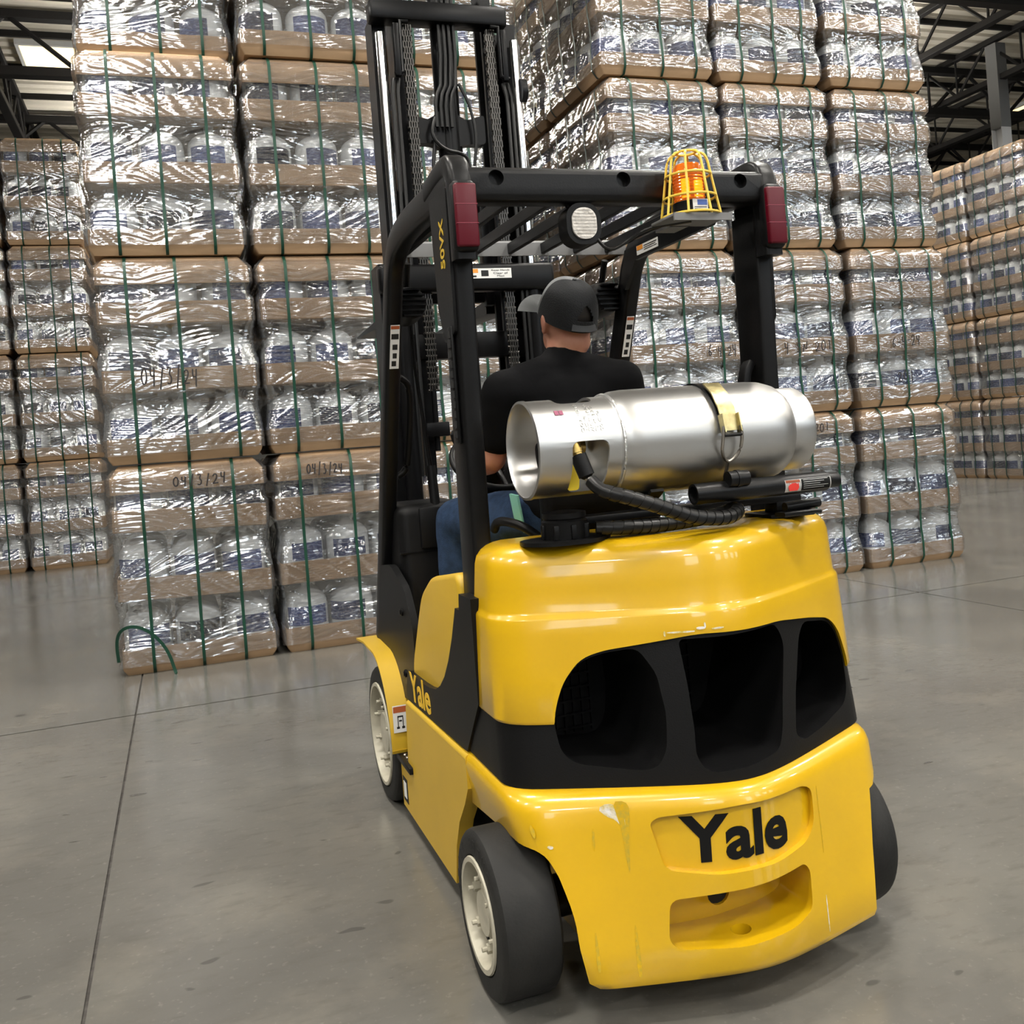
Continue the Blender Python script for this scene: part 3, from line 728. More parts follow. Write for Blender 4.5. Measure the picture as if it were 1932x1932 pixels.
# lower side sheets
def mirror_pair(name, make, m, label=None, both=True, parent=FK):
    out = []
    for s in ((-1, 1) if both else (-1,)):
        b = make(s); out.append(obj(name, b, m, parent, label))
    return out
def side_panel(s):
    poly = [(.302, .480), (.302, .40), (.345, .345), (.42, .27), (.475, .18), (.51, .06), (1.20, .06), (1.20, .225), (1.075, .225), (1.045, .44), (1.035, .460)]
    b = NB(); prism(b, poly, 'x', s * .47, s * .512)
    tube(b, [(s * .500, .304, .479), (s * .500, 1.034, .457)], .0125, 16)
    return b
mirror_pair('side_panel', side_panel, M_yel2, 'yellow sheet metal side panel')
def hood_side_black(s):
    poly = [(1.01, .572), (.80, .578), (.70, .585), (.62, .598), (.56, .622), (.50, .662), (.44, .72), (.385, .79), (.34, .86), (.325, .885), (.285, .885), (.275, .93), (.165, .93), (.165, .66), (.31, .498), (1.05, .470), (1.05, .50)]
    b = NB(); prism(b, poly, 'x', s * .44, s * .503); return b
bp_ = mirror_pair('side_cover', hood_side_black, M_blkp, 'black plastic side cover')
b = NB(); text_on(b, 'Yale', (-.5035, .975, .484), (0, -1, .045), (0, .08, 1), (.275), .095, .0012, offset=.02, spacing=1.0); obj('lettering', b, mat('logo_yellow', (.7, .43, .02), .5), bp_[0], 'yellow letters Yale')
# engine hood below the seat
hp = round_poly([(.336, .50), (.336, .978), (.66, .930), (.80, .86), (.88, .76), (1.0, .60), (1.0, .50)], .05, 5)
def inset_convex(poly, d):
    n = len(poly); area = sum(poly[i][0] * poly[(i + 1) % n][1] - poly[(i + 1) % n][0] * poly[i][1] for i in range(n)); sg = 1 if area > 0 else -1; out = []
    for i in range(n):
        p = Vector(poly[i]); t_ = (Vector(poly[(i + 1) % n]) - Vector(poly[i - 1])).normalized(); nn2 = Vector((-t_.y, t_.x)) * sg; q = p + nn2 * d; out.append((q.x, q.y))
    return out
b = NB(); loft(b, [[(x, p[0], p[1]) for p in inset_convex(hp, d)] for x, d in ((-.486, .016), (-.484, .008), (-.479, .002), (-.472, 0), (.472, 0), (.479, .002), (.484, .008), (.486, .016))])
obj('engine_hood', b, M_yel2, FK, 'yellow engine hood')
b = NB(); box(b, -.42, .42, .19, .345, .50, .985, .01); obj('seat_deck', b, M_blkp, FK)
# operator floor, step, cowl
b = NB(); box(b, -.43, .43, .98, 1.62, .20, .26, .01); obj('floor_plate', b, M_blkp, FK)
for s in (-1, 1):
    b = NB(); box(b, min(s * .40, s * .525), max(s * .40, s * .525), 1.0, 1.215, .225, .248, .003); st_ = obj('step_plate', b, M_blk, FK, 'black studded step')
    b = NB()
    for i in range(3):
        for j in range(6): lathe(b, [(.008, .248), (.006, .2515), (0, .2518)], 8, 'z', (s * (.42 + .042 * i), 1.02 + .034 * j, 0))
    o = obj('step_studs', b, M_steel, st_); o['kind'] = 'stuff'
b = NB(); box(b, -.435, -.17, 1.28, 1.6, .26, 1.115, .04, 4); obj('cowl', b, M_blkp, FK, 'black front cowl')
b = NB(); box(b, -.165, .435, 1.33, 1.6, .26, 1.08, .04, 4); obj('cowl', b, M_blkp, FK)
b = NB(); box(b, -.437, -.168, 1.277, 1.3, .935, .94); obj('cowl_seam', b, M_steelblk, FK)
b = NB(); box(b, -.36, -.21, 1.262, 1.285, .95, 1.10, .006); obj('cowl_cover', b, M_blkp, FK)
# fender around the front wheel
def fender(s):
    path = []
    for k in range(13):
        a = math.radians(78 + 104 * k / 12); path.append((1.45 + .277 * math.cos(a), .265 + .300 * math.sin(a)))
    path = [(1.78, .555), (1.62, .568), (1.53, .566)] + path[2:] + [(1.173, .262)]
    b = NB(); sweep(b, [(s * .44, p[0], p[1]) for p in path], [(.105, .004), (-.08, .004), (-.08, -.004), (.105, -.004)], (s, 0, 0)); return b
mirror_pair('fender', fender, M_yel2, 'yellow front fender')
def plate_sticker(parent, o, ux, uy, wd, ht, head, hcol, body):
    """flat sticker: white board, coloured heading, printed marks"""
    o, ux, uy = Vector(o), Vector(ux).normalized(), Vector(uy).normalized(); n = ux.cross(uy)
    def quad(bm, a0, a1, c0, c1, d):
        vs = []
        for dd in (0, d):
            for a, c in ((a0, c0), (a1, c0), (a1, c1), (a0, c1)): vs.append(bm.verts.new(o + ux * a * wd + uy * c * ht + n * dd))
        for q in ((0, 1, 2, 3), (4, 5, 6, 7), (0, 1, 5, 4), (1, 2, 6, 5), (2, 3, 7, 6), (3, 0, 4, 7)): bm.faces.new([vs[k] for k in q])
    b = NB(); quad(b, 0, 1, 0, 1, .0012); st = obj('sticker', b, M_white, parent)
    if head:
        b = NB(); quad(b, *head, .0018); obj('sticker_heading', b, hcol, st)
    b = NB()
    for q in body: quad(b, *q, .0018)
    oo = obj('sticker_print', b, M_print, st); oo['kind'] = 'stuff'
    return st
fp = plate_sticker(FK, (-.535, 1.1675, .325), (1, 0, 0), (0, 0, 1), .052, .095, (.04, .96, .74, .96), M_redor, [(.3, .7, .56, .62), (.3, .36, .2, .6), (.64, .7, .2, .6), (.22, .42, .14, .22), (.58, .78, .14, .22), (.4, .6, .4, .46)])
# wheels
def wheel(name, cx, cy, cz, R_, wd, rimr, s, nb, label):
    t = NB(); h = wd / 2; cr = .022
    prof = [(rimr, -h * .85), (rimr + .01, -h), (R_ - cr, -h)] + [(R_ - cr + cr * math.sin(a), -h + cr - cr * math.cos(a)) for a in (.5, 1.0, 1.57)] + [(R_ - cr + cr * math.sin(a), h - cr + cr * math.cos(a)) for a in (1.57, 1.0, .5)] + [(R_ - cr, h), (rimr + .01, h), (rimr, h * .85)]
    lathe(t, prof, 56, 'x', (cx, cy, cz), closed=True); o = obj(name, t, M_rub, FK, label, 30)
    t = NB(); hh = h * s
    prof = [(rimr, -hh * .85), (rimr, hh * .93), (rimr + .006, hh * 1.0), (rimr + .004, hh * 1.06), (rimr - .008, hh * 1.06), (rimr - .012, hh * .9), (rimr - .016, hh * .52), (rimr * .80, hh * .46), (rimr * .72, hh * .60), (rimr * .44, hh * .66), (rimr * .40, hh * .86), (.0, hh * .86)]
    lathe(t, prof, 40, 'x', (cx, cy, cz)); rm = obj('rim', t, M_rim, o, 'cream steel rim', 30)
    for k in range(nb):
        a = 2 * PI * k / nb + .4; t = NB(); rr = rimr * .64
        p = Vector((cx + hh * .50, cy + rr * math.cos(a), cz + rr * math.sin(a)))
        cyl(t, p, p + Vector((hh * .36, 0, 0)), .012, n=6); cyl(t, p, p + Vector((hh * .52, 0, 0)), .006, n=8); obj('lug_nut', t, M_rim, rm)
        a2 = a + PI / nb; t = NB(); q = Vector((cx + hh * .62, cy + rimr * .60 * math.cos(a2), cz + rimr * .60 * math.sin(a2))); cyl(t, q, q + Vector((hh * .06, 0, 0)), rimr * .075, n=10); obj('rim_hole', t, M_print, rm)  # black discs stand in for the shade inside the rim holes
    return o
def arc_text(s_, cx, cy, cz, rad, h, a0, step_, s, parent, wf=.8):
    b = NB()
    for i, chh in enumerate(s_):
        if chh == ' ': continue
        a = math.radians(a0 + i * step_); c0 = Vector((cx, cy + rad * math.cos(a), cz + rad * math.sin(a)))
        rad_v = Vector((0, math.cos(a), math.sin(a))); tan = Vector((0, math.sin(a), -math.cos(a))) * (-s)
        if s < 0: tan = Vector((0, -math.sin(a), math.cos(a))) * -1
        text_on(b, chh, c0 - tan * h * wf / 2, tan, rad_v, h * wf, h, .0015 if True else 0, offset=.02)
    return obj('sidewall_lettering', b, M_rub, parent)
RW = {}
for s in (-1, 1):
    sx0 = -.505 if s < 0 else .432
    o = wheel('steer_wheel', sx0, .035, .196, .196, .148, .128, s, 6, 'solid black rear tyre')
    if s == -1:
        arc_text('SUPER SOLID', -.5795, .035, .196, .150, .026, 128, -13, -1, o); 
    wheel('drive_wheel', s * .445, 1.45, .25, .25, .17, .185, s, 8, 'solid black front tyre')
b = NB(); cyl(b, (-.44, .035, .196), (.37, .035, .196), .05); obj('steer_axle', b, M_blk, FK)
b = NB(); cyl(b, (-.37, 1.45, .25), (.37, 1.45, .25), .07); box(b, -.30, .30, 1.05, 1.7, .10, .22); obj('drive_axle', b, M_blk, FK)
b = NB(); box(b, -.33, .33, .2, .46, .12, .5); box(b, -.465, .465, .46, .98, .09, .47); obj('chassis', b, M_blk, FK)
b = NB(); box(b, -.5135, -.511, 1.115, 1.185, .085, .17, .001); dp = obj('data_plate', b, M_print, FK)
b = NB(); box(b, -.5145, -.5125, 1.13, 1.17, .10, .155); obj('plate_print', b, M_white, dp)
# ------------------------------------------------------------------ overhead guard
for s in (-1, 1):
    x = s * .447
    b = NB(); sweep(b, bend([(x, .20, 2.005), (x, .45, 2.022), (x, .80, 2.022), (x, .97, 1.975), (x, 1.06, 1.80), (x, 1.20, 1.52), (x, 1.45, 1.02), (x, 1.60, .72), (x, 1.68, .56)]), rrect(.027, .044, .012, 3), (1, 0, 0)); obj('guard_side_rail', b, M_blk, FK, 'black bent guard rail and front leg')
    b = NB(); prism(b, round_poly([(1.73, .50), (1.62, .64), (1.50, .88), (1.30, .90), (1.10, .84), (1.00, .72), (1.00, .50), (1.10, .45), (1.28, .42), (1.42, .52)], .04, 4), 'x', s * .452, s * .476); lpz = obj('leg_plate', b, M_blkp, FK)
    for yy, zz in ((1.145, .75), (1.16, .53)):
        b = NB(); lathe(b, [(.014, 0), (.014, .006), (.008, .010), (.008, .012), (0, .012)], 12, 'x'); 
        for v in b.verts: v.co = Vector((s * (.476 + v.co.x), yy + v.co.y, zz + v.co.z))
        obj('bolt', b, M_steelblk, lpz)
xl, xr_ = -.447, .472
for s, x in ((-1, xl), (1, xr_)):
    # rear post with the tail lamp and the corner casting
    b = NB(); sweep(b, [(x, .27, .90), (x - s * .002, .262, 1.4), (x - s * .004, .245, 1.93)], rrect(.026, .064, .010, 3), (1, 0, 0)); obj('guard_rear_post', b, M_blk, FK, 'black guard rear post')
    b = NB(); sweep(b, bend([(x, .165, 1.80), (x, .160, 1.96), (x, .175, 2.052), (x, .26, 2.058), (x, .42, 2.040)], 2), rrect(.030, .030, .012, 3), (1, 0, 0)); obj('guard_corner', b, M_blk, FK)
    b = NB(); prism(b, round_poly([(.19, 2.00), (.36, 2.00), (.345, 1.70), (.30, 1.60), (.20, 1.62)], .015, 3), 'x', x + s * .018, x + s * .031); gp = obj('gusset', b, M_blk, FK)
    if s == -1:
        b = NB(); text_on(b, '50VX', (x - .0315, .240, 1.795), (0, -.05, 1), (0, 1, .05), .130, .040, .001, offset=.02); obj('model_lettering', b, mat('decal_gold', (.55, .36, .02), .5), gp, 'gold letters 50VX')
    b = NB(); box(b, x - .032, x + .032, .118, .165, 1.815, 2.0, .016, 3); tl = obj('tail_lamp', b, M_blkp, FK, 'black tail lamp housing')
    b = NB(); box(b, x - .029, x + .029, .110, .14, 1.826, 1.988, .006, 3); ln_ = obj('lens', b, M_red, tl, 'dark red lens')
    for z0 in (1.8855, 1.934):
        b = NB(); box(b, x - .0292, x + .0292, .1094, .12, z0 - .0009, z0 + .0009); obj('lens_line', b, M_redline, ln_)
rb = NB(); sweep(rb, [(-.44, .175, 1.995), (.465, .175, 1.995)], rrect(.046, .034, .02, 4), (0, 0, 1))
rb = boolean(rb, [cyl(NB(), (x, -.1, 2.010), (x, .168, 2.010), .021, n=24) for x in (-.352, .012, .378)])
obj('guard_rear_beam', rb, M_blk, FK, 'black rear beam with three round holes')
b = NB(); box(b, -.44, .46, .205, .255, 1.962, 1.976, .003); obj('rear_beam_flange', b, M_blk, FK)
b = NB(); prism(b, [(.985, 1.972), (.985, 2.018), (.995, 2.026), (1.08, 2.026), (1.08, 2.020), (.999, 2.018), (.993, 2.012), (.993, 1.972)], 'x', -.425, .425); fpl = obj('guard_front_plate', b, mat('guard_plate_grey', (.15, .15, .15), .5, spec=.5), FK, 'grey front plate of the guard')  # lighter than the rest of the guard: light off the floor put into colour
for k in range(7):
    x = -.400 + .1245 * k; b = NB(); sweep(b, [(x, .20, 1.990), (x, .99, 1.997)], rrect(.009, .019, .003, 1), (1, 0, 0)); obj('guard_slat', b, M_blk, FK)
# mast stickers and louvres on the left post
b = NB(); box(b, -.482, -.4735, .225, .262, 1.33, 1.64, .003); lv = obj('post_louvre', b, M_blkp, FK)
for k in range(11):
    z = 1.345 + k * .0265; b = NB(); box(b, -.4845, -.4815, .232, .256, z, z + .019); obj('louvre_slot', b, M_print, lv)
for s, x, o_ in ((-1, -.4755, 1), (1, .4225, -1)):
    # warning strip on the front legs
    d = Vector((0, -.42, .90)).normalized()
    if s == -1: plate_sticker(FK, (-.465, 1.097, 1.605), (1, 0, 0), (0, -.447, .894), .032, .16, (.04, .96, .91, .98), M_redor, [(.1, .9, .68, .80), (.25, .8, .44, .56), (.3, .75, .24, .36), (.2, .7, .06, .18)])
    else: plate_sticker(FK, (.428, 1.097, 1.605), (1, 0, 0), (0, -.447, .894), .030, .16, (.04, .96, .91, .98), M_redor, [(.1, .9, .68, .80), (.25, .8, .44, .56), (.3, .75, .24, .36), (.2, .7, .06, .18)])
# beacon on its bracket
bx, by, bz = .172, .075, 1.893
b = NB(); box(b, bx - .085, bx + .09, by - .06, by + .07, bz - .012, bz - .004, .002); box(b, bx - .085, bx + .09, by - .062, by - .056, bz - .024, bz - .004); box(b, bx - .03, bx + .03, by + .06, by + .15, bz - .012, bz - .004)
bc = obj('beacon', b, M_coltop, FK, 'caged amber beacon on a bracket')
b = NB(); lathe(b, [(.046, 0), (.046, .035), (.04, .038), (0, .038)], 24, 'z', (bx, by, bz)); obj('beacon_base', b, M_blkp, bc)
b = NB(); pr = [(.042, .036)]
for k in range(10): pr += [(.043, .040 + k * .0085), (.0405, .044 + k * .0085)]
pr += [(.040, .128), (.034, .138), (.018, .142), (0, .143)]
lathe(b, pr, 24, 'z', (bx, by, bz)); obj('beacon_lens', b, M_amber, bc, 'amber lens')
for dx in (-.014, .016):
    b = NB(); lathe(b, [(0, .05), (.009, .052), (.009, .098), (0, .10)], 12, 'z', (bx + dx, by - .01, bz)); obj('beacon_bulb', b, M_bulb, bc)
for k in range(8):
    a = 2 * PI * k / 8 + .2; c_, s_ = math.cos(a), math.sin(a)
    b = NB(); tube(b, [(bx + c_ * r_, by + s_ * r_, bz + z) for r_, z in ((.080, -.004), (.070, .05), (.060, .11), (.055, .145), (.045, .165), (.025, .172))], .0036, 6, smooth=1); obj('cage_wire', b, M_cage, bc)
for r_, z in ((.080, -.002), (.0705, .048), (.0605, .108), (.025, .172)):
    b = NB(); tube(b, [(bx + r_ * math.cos(2 * PI * k / 24), by + r_ * math.sin(2 * PI * k / 24), bz + z) for k in range(24)], .0036, 6, True); obj('cage_ring', b, M_cage, bc)
plate_sticker(bc, (bx - .02, by - .0485, bz + .003), (1, 0, 0), (0, 0, 1), .045, .032, (.3, .95, .5, .95), mat('print_blue', (.06, .12, .4), .5), [(.1, .9, .1, .2), (.1, .9, .3, .36)])
# gusset plate under the right rail with a warning label
b = NB(); prism(b, [(.30, 1.98), (.96, 1.98), (1.02, 1.86), (.98, 1.84), (.88, 1.93), (.36, 1.935)], 'x', .405, .420); gq = obj('rail_gusset', b, M_blk, FK)
plate_sticker(gq, (.4045, .86, 1.942), (0, -1, 0), (0, 0, 1), .16, .032, (.02, .3, .5, .98), M_orange, [(.35, .95, .7, .78), (.35, .9, .5, .56), (.35, .95, .3, .36)])
# work light
wx, wy, wz = -.108, .165, 1.893
b = NB(); sweep(b, [(wx, wy + .05, wz), (wx, wy + .01, wz), (wx, wy - .01, wz)], rrect(.050, .056, .042, 6), (1, 0, 0)); wl = obj('work_light', b, M_blkp, FK, 'black rear work light')
b = NB(); sweep(b, [(wx, wy - .010, wz), (wx, wy - .016, wz)], rrect(.035, .042, .031, 6), (1, 0, 0)); obj('lens', b, M_lens, wl, 'pale ribbed lens')
b = NB()
for k in range(9):
    hw_ = .018 if k in (0, 8) else .027 if k in (1, 7) else .033
    box(b, wx - hw_, wx + hw_, wy - .0175, wy - .0158, wz - .036 + .009 * k - .0008, wz - .036 + .009 * k + .0008)
obj('lens_ribs', b, M_lens, wl)['kind'] = 'stuff'
b = NB(); tube(b, [(wx - .03, wy + .02, wz + .05), (wx - .03, wy + .02, wz + .09)], .008, 8); tube(b, [(wx + .03, wy + .02, wz + .05), (wx + .03, wy + .02, wz + .09)], .008, 8); obj('bracket', b, M_blk, wl)
b = NB(); tube(b, [(wx + .05, wy + .03, wz - .03), (wx + .08, wy + .02, wz - .07), (wx + .13, wy + .03, wz - .05), (wx + .19, wy + .0, wz - .01), (bx, by, bz - .012)], .005, 8, smooth=2); obj('cable', b, M_hose, wl)
# front lamps with finned backs
for s, x in ((-1, -.375), (1, .385)):
    y0, z0 = 1.14, 1.83
    b = NB(); lathe(b, [(.03, -.07), (.055, -.06), (.065, -.01), (.068, .05), (.06, .055), (0, .055)], 24, 'y', (x, y0, z0)); hl = obj('head_lamp', b, M_blkp, FK, 'black finned back of a front lamp')
    for k in range(6):
        b = NB(); hh = .052 * math.sqrt(max(.05, 1 - ((k - 2.5) / 3.2) ** 2)); box(b, x - hh, x + hh, y0 - .082, y0 - .02, z0 - .045 + .018 * k - .003, z0 - .045 + .018 * k + .003); obj('fin', b, M_steelblk, hl)
    b = NB(); cyl(b, (x, y0, z0 + .05), (x, y0 - .05, z0 + .14), .012); obj('bracket', b, M_blk, hl)
# ------------------------------------------------------------------ mast
MX, MY = .030, 1.80
def bar(name, x0, x1, y0, y1, z0, z1, m=M_steelblk, bev=.006, label=None): 
    b = NB(); box(b, x0, x1, y0, y1, z0, z1, bev); return obj(name, b, m, FK, label)
def channel(s, x, z0, z1, depth, wd, y):
    b = NB(); prof = [(0, -depth / 2), (wd, -depth / 2), (wd, -depth / 2 + .018), (.018, -depth / 2 + .018), (.018, depth / 2 - .018), (wd, depth / 2 - .018), (wd, depth / 2), (0, depth / 2)]
    prism(b, [(x - s * p[0], y + p[1]) for p in prof], 'z', z0, z1); return b
for s in (-1, 1):
    obj('outer_rail', channel(s, MX + s * .375, .10, 2.09, .15, .06, MY + .0), M_steelblk, FK, 'black outer mast channel')
    obj('middle_rail', channel(s, MX + s * .318, .9, 3.14, .13, .055, MY + .02), M_steelblk, FK, 'black middle mast channel')
    obj('inner_rail', channel(s, MX + s * .225, 1.2, 3.30, .11, .05, MY + .04), M_steelblk, FK)
    b = NB(); cyl(b, (MX + s * .295, MY - .085, 1.1), (MX + s * .295, MY - .085, 3.05), .019, n=16); obj('lift_rod', b, M_chrome, FK, 'bright chrome lift cylinder rod')
    b = NB(); cyl(b, (MX + s * .295, MY - .085, .15), (MX + s * .295, MY - .085, 1.98), .034, n=16); obj('lift_cylinder', b, M_steelblk, FK)
    for k in range(2):
        b = NB(); tube(b, [(MX + s * (.262 - .022 * k), MY - .10, 1.2), (MX + s * (.262 - .022 * k), MY - .10, 2.80), (MX + s * (.25 - .02 * k), MY - .09, 2.86)], .0085, 8); obj('hydraulic_hose', b, M_hose, FK)
    # leaf chain: links too small to pick apart
    b = NB(); z = 1.55; k = 0; cx = MX + s * .183
    while z < 3.08:
        for q in range(4):
            xx = cx - .016 + .0105 * q + (.004 if k % 2 else 0)
            box(b, xx - .0028, xx + .0028, MY - .098, MY - .078, z, z + .027)
        cyl(b, (cx - .023, MY - .090, z + .004), (cx + .025, MY - .090, z + .004), .006, n=6)
        z += .024; k += 1
    o = obj('lift_chain', b, M_steel if False else mat('chain_steel%d' % s, (.06, .057, .053), .3, .9), FK, 'oiled steel leaf chain'); o['kind'] = 'stuff'
    b = NB(); cyl(b, (cx, MY - .088, 1.30), (cx, MY - .088, 1.56), .012, n=10); box(b, cx - .05, cx + .05, MY - .12, MY - .05, 1.36, 1.42, .005); obj('chain_anchor', b, M_steelblk, FK)
bar('top_crossmember', MX - .335, MX + .262, MY - .12, MY - .03, 3.10, 3.185, bev=.012, label='black top crossmember of the raised mast')
b = NB(); box(b, MX - .385, MX + .385, MY - .135, MY - .06, 1.962, 2.078, .018, 3); ocm = obj('outer_crossmember', b, M_steelblk, FK, 'black crossmember with a warning label')
st = plate_sticker(ocm, (-.055, MY - .1352, 2.012), (1, 0, 0), (0, 0, 1), .27, .042, (.03, .45, .55, .95), M_orange, [(.05, .42, .12, .3), (.5, .62, .2, .8)])
b = NB(); 
for i, ln in enumerate(('Keep Hands', 'Clear of', 'Mast')): text_on(b, ln, (-.055 + .27 * (.82 - .03 * len(ln) * .5), MY - .1366, 2.012 + .042 * (.68 - .28 * i)), (1, 0, 0), (0, 0, 1), .27 * .03 * len(ln), .042 * .2, .0006)
obj('sticker_lettering', b, M_print, st, 'small print Keep Hands Clear of Mast')
bar('middle_crossmember', MX - .30, MX + .30, MY - .03, MY + .05, 1.69, 1.80)
bar('lower_crossmember', MX - .36, MX + .36, MY - .02, MY + .06, .30, .45)
b = NB(); cyl(b, (.02, MY - .03, 1.3), (.02, MY - .03, 3.35), .052, n=24); obj('free_lift_cylinder', b, M_steelblk, FK, 'black centre lift cylinder')
for k in range(4):
    b = NB(); x0 = -.012 + .022 * k; tube(b, [(x0, MY - .09, 3.3), (x0, MY - .09, 2.86), (x0 - .04, MY - .10, 2.78), (x0 - .04, MY - .10, 2.66)], .008, 8, smooth=1); obj('hydraulic_hose', b, M_hose, FK)
b = NB(); tube(b, [(-.06, MY - .10, 2.70), (-.085, MY - .11, 2.62), (-.03, MY - .11, 2.56), (.06, MY - .10, 2.55), (.085, MY - .10, 2.50), (.07, MY - .1, 2.2)], .008, 8, smooth=2); obj('hydraulic_hose', b, M_hose, FK)
b = NB(); tube(b, [(-.06, MY - .09, 2.62), (-.085, MY - .1, 2.48), (-.08, MY - .1, 2.2)], .008, 8, smooth=2); obj('hydraulic_hose', b, M_hose, FK)
b = NB(); tube(b, [(.06, MY - .09, 2.85), (.10, MY - .1, 2.76), (.12, MY - .1, 2.62), (.10, MY - .1, 2.5)], .007, 8, smooth=2); obj('hydraulic_hose', b, M_hose, FK)
b = NB(); prism(b, round_poly([(-.15, 2.60), (-.15, 2.72), (-.08, 2.70), (.0, 2.76), (.09, 2.70), (.17, 2.73), (.17, 2.60), (.08, 2.60), (.0, 2.57), (-.07, 2.60)], .02, 3), 'y', MY - .07, MY - .02); obj('cylinder_bracket', b, M_steelblk, FK)
for s in (-1, 1):
    b = NB(); tube(b, [(MX + s * .18, MY - .12, 3.09), (MX + s * .215, MY - .12, 3.09), (MX + s * .215, MY - .12, 2.88), (MX + s * .25, MY - .12, 2.87)], .009, 8); obj('hose_guide', b, M_steelblk, FK)
    b = NB(); box(b, MX + s * .235 - .012, MX + s * .235 + .012, MY - .13, MY - .10, 2.86, 3.08, .004); obj('chain_guard', b, M_steelblk, FK)
b = NB(); prism(b, [(MY - .1 + .03 * math.cos(a), 2.83 + .05 * math.sin(a)) for a in [2 * PI * k / 24 for k in range(24)]], 'x', MX + .305, MX + .33); obj('hose_sheave', b, M_steelblk, FK)
# fork carriage and forks, raised behind the mast
b = NB(); box(b, MX - .30, MX + .30, MY + .13, MY + .17, 2.35, 2.45, .005); box(b, MX - .30, MX + .30, MY + .13, MY + .17, 1.95, 2.05, .005)
for s in (-1, 1): box(b, MX + s * .16 - .02, MX + s * .16 + .02, MY + .09, MY + .14, 1.93, 2.47, .004)
obj('fork_carriage', b, M_steelblk, FK)
for s in (-1, 1):
    b = NB(); prism(b, round_poly([(MY + .17, 2.46), (MY + .21, 2.46), (MY + .21, 1.96), (MY + 1.15, 1.93), (MY + 1.15, 1.92), (MY + .17, 1.90)], .01, 2), 'x', MX + s * .21 - .05, MX + s * .21 + .05); obj('fork', b, M_steelblk, FK)
# ------------------------------------------------------------------ cab details
b = NB(); tube(b, [(-.285, 1.30, 1.02), (-.285, 1.335, 1.25)], .019, 14); lv_ = obj('strut', b, M_blkp, FK)
b = NB(); tube(b, [(-.285, 1.33, 1.22), (-.33, 1.28, 1.62), (-.345, 1.24, 1.86)], .0075, 8); obj('strut_rod', b, M_steelblk, lv_)
b = NB(); tube(b, [(-.41, 1.20, 1.58), (-.375, 1.22, 1.56), (-.365, 1.24, 1.50), (-.37, 1.32, 1.30), (-.38, 1.34, 1.24), (-.415, 1.34, 1.22)], .013, 10, smooth=2); obj('grab_handle', b, M_blkp, FK)
# right post hand grip
b = NB(); sweep(b, bend([(.435, .255, 1.50), (.412, .25, 1.47), (.40, .25, 1.38), (.405, .25, 1.30), (.435, .25, 1.26)], 2), rrect(.020, .012, .005, 2), (0, 1, 0)); obj('post_grip', b, M_blkp, FK)
# seat
b = NB(); box(b, -.22, .20, .44, .88, .925, .985, .025, 4); obj('seat_cushion', b, M_blkp, FK, 'black seat cushion')
b = NB(); box(b, -.19, .19, .40, .47, 1.02, 1.33, .03, 4); obj('seat_back', b, M_blkp, FK, 'low black seat back')
b = NB(); tube(b, [(-.20, .42, 1.03), (-.24, .44, 1.07), (-.265, .52, 1.085), (-.27, .62, 1.08), (-.26, .68, 1.05)], .014, 10, smooth=2); obj('hip_restraint', b, M_blkp, FK)
# steering wheel and column
sw_c = Vector((-.10, 1.115, 1.255)); sw_n = Vector((0, -.62, .78)).normalized(); ax = Vector((1, 0, 0)); ay = sw_n.cross(ax)
b = NB(); tube(b, [sw_c + (ax * math.cos(2 * PI * k / 40) + ay * math.sin(2 * PI * k / 40)) * .155 for k in range(40)], .014, 10, True); swo = obj('steering_wheel', b, M_blkp, FK, 'black steering wheel')
for a in (.5, 2.6, 4.7):
    b = NB(); tube(b, [sw_c - sw_n * .015, sw_c + (ax * math.cos(a) + ay * math.sin(a)) * .152], .010, 8); obj('spoke', b, M_blkp, swo)
b = NB(); cyl(b, sw_c - sw_n * .03, sw_c + sw_n * .006, .038, n=20); obj('hub', b, M_blkp, swo)
kn = sw_c + (ax * math.cos(2.4) + ay * math.sin(2.4)) * .155
b = NB(); lathe(b, [(.012, 0), (.02, .02), (.024, .04), (.016, .055), (0, .06)], 14, 'z', kn); obj('knob', b, M_blkp, swo)
b = NB(); tube(b, [sw_c - sw_n * .03, (-.10, 1.42, .92)], .04, 12); obj('steering_column', b, M_blkp, FK)
b = NB(); box(b, -.02, .20, 1.20, 1.34, 1.02, 1.25, .03, 3); dsp = obj('dash_display', b, M_blkp, FK)
for i, z in enumerate((1.10, 1.20)):
    b = NB(); box(b, .0 + .02 * i, .018 + .02 * i, 1.196, 1.202, z, z + .008); obj('indicator', b, mat('indicator_red%d' % i, (.5, .02, .02), .4, emit=(1, .08, .05), emit_s=.6), dsp)
for k in range(3):
    b = NB(); tube(b, [(.27 + .05 * k, 1.36, 1.06), (.27 + .05 * k, 1.33, 1.2)], .006, 8); lh = obj('hydraulic_lever', b, M_blkp, FK)
    b = NB(); lathe(b, [(.008, 0), (.016, .02), (.016, .035), (0, .045)], 12, 'z', (.27 + .05 * k, 1.33, 1.2)); obj('lever_knob', b, M_blkp, lh)
plate_sticker(FK, (-.262, 1.2605, .965), (1, 0, 0), (0, 0, 1), .034, .075, (.05, .95, .84, .96), M_orange, [(.1, .85, .66, .69), (.1, .85, .56, .59), (.1, .8, .46, .49), (.1, .85, .36, .39), (.1, .7, .26, .29)])
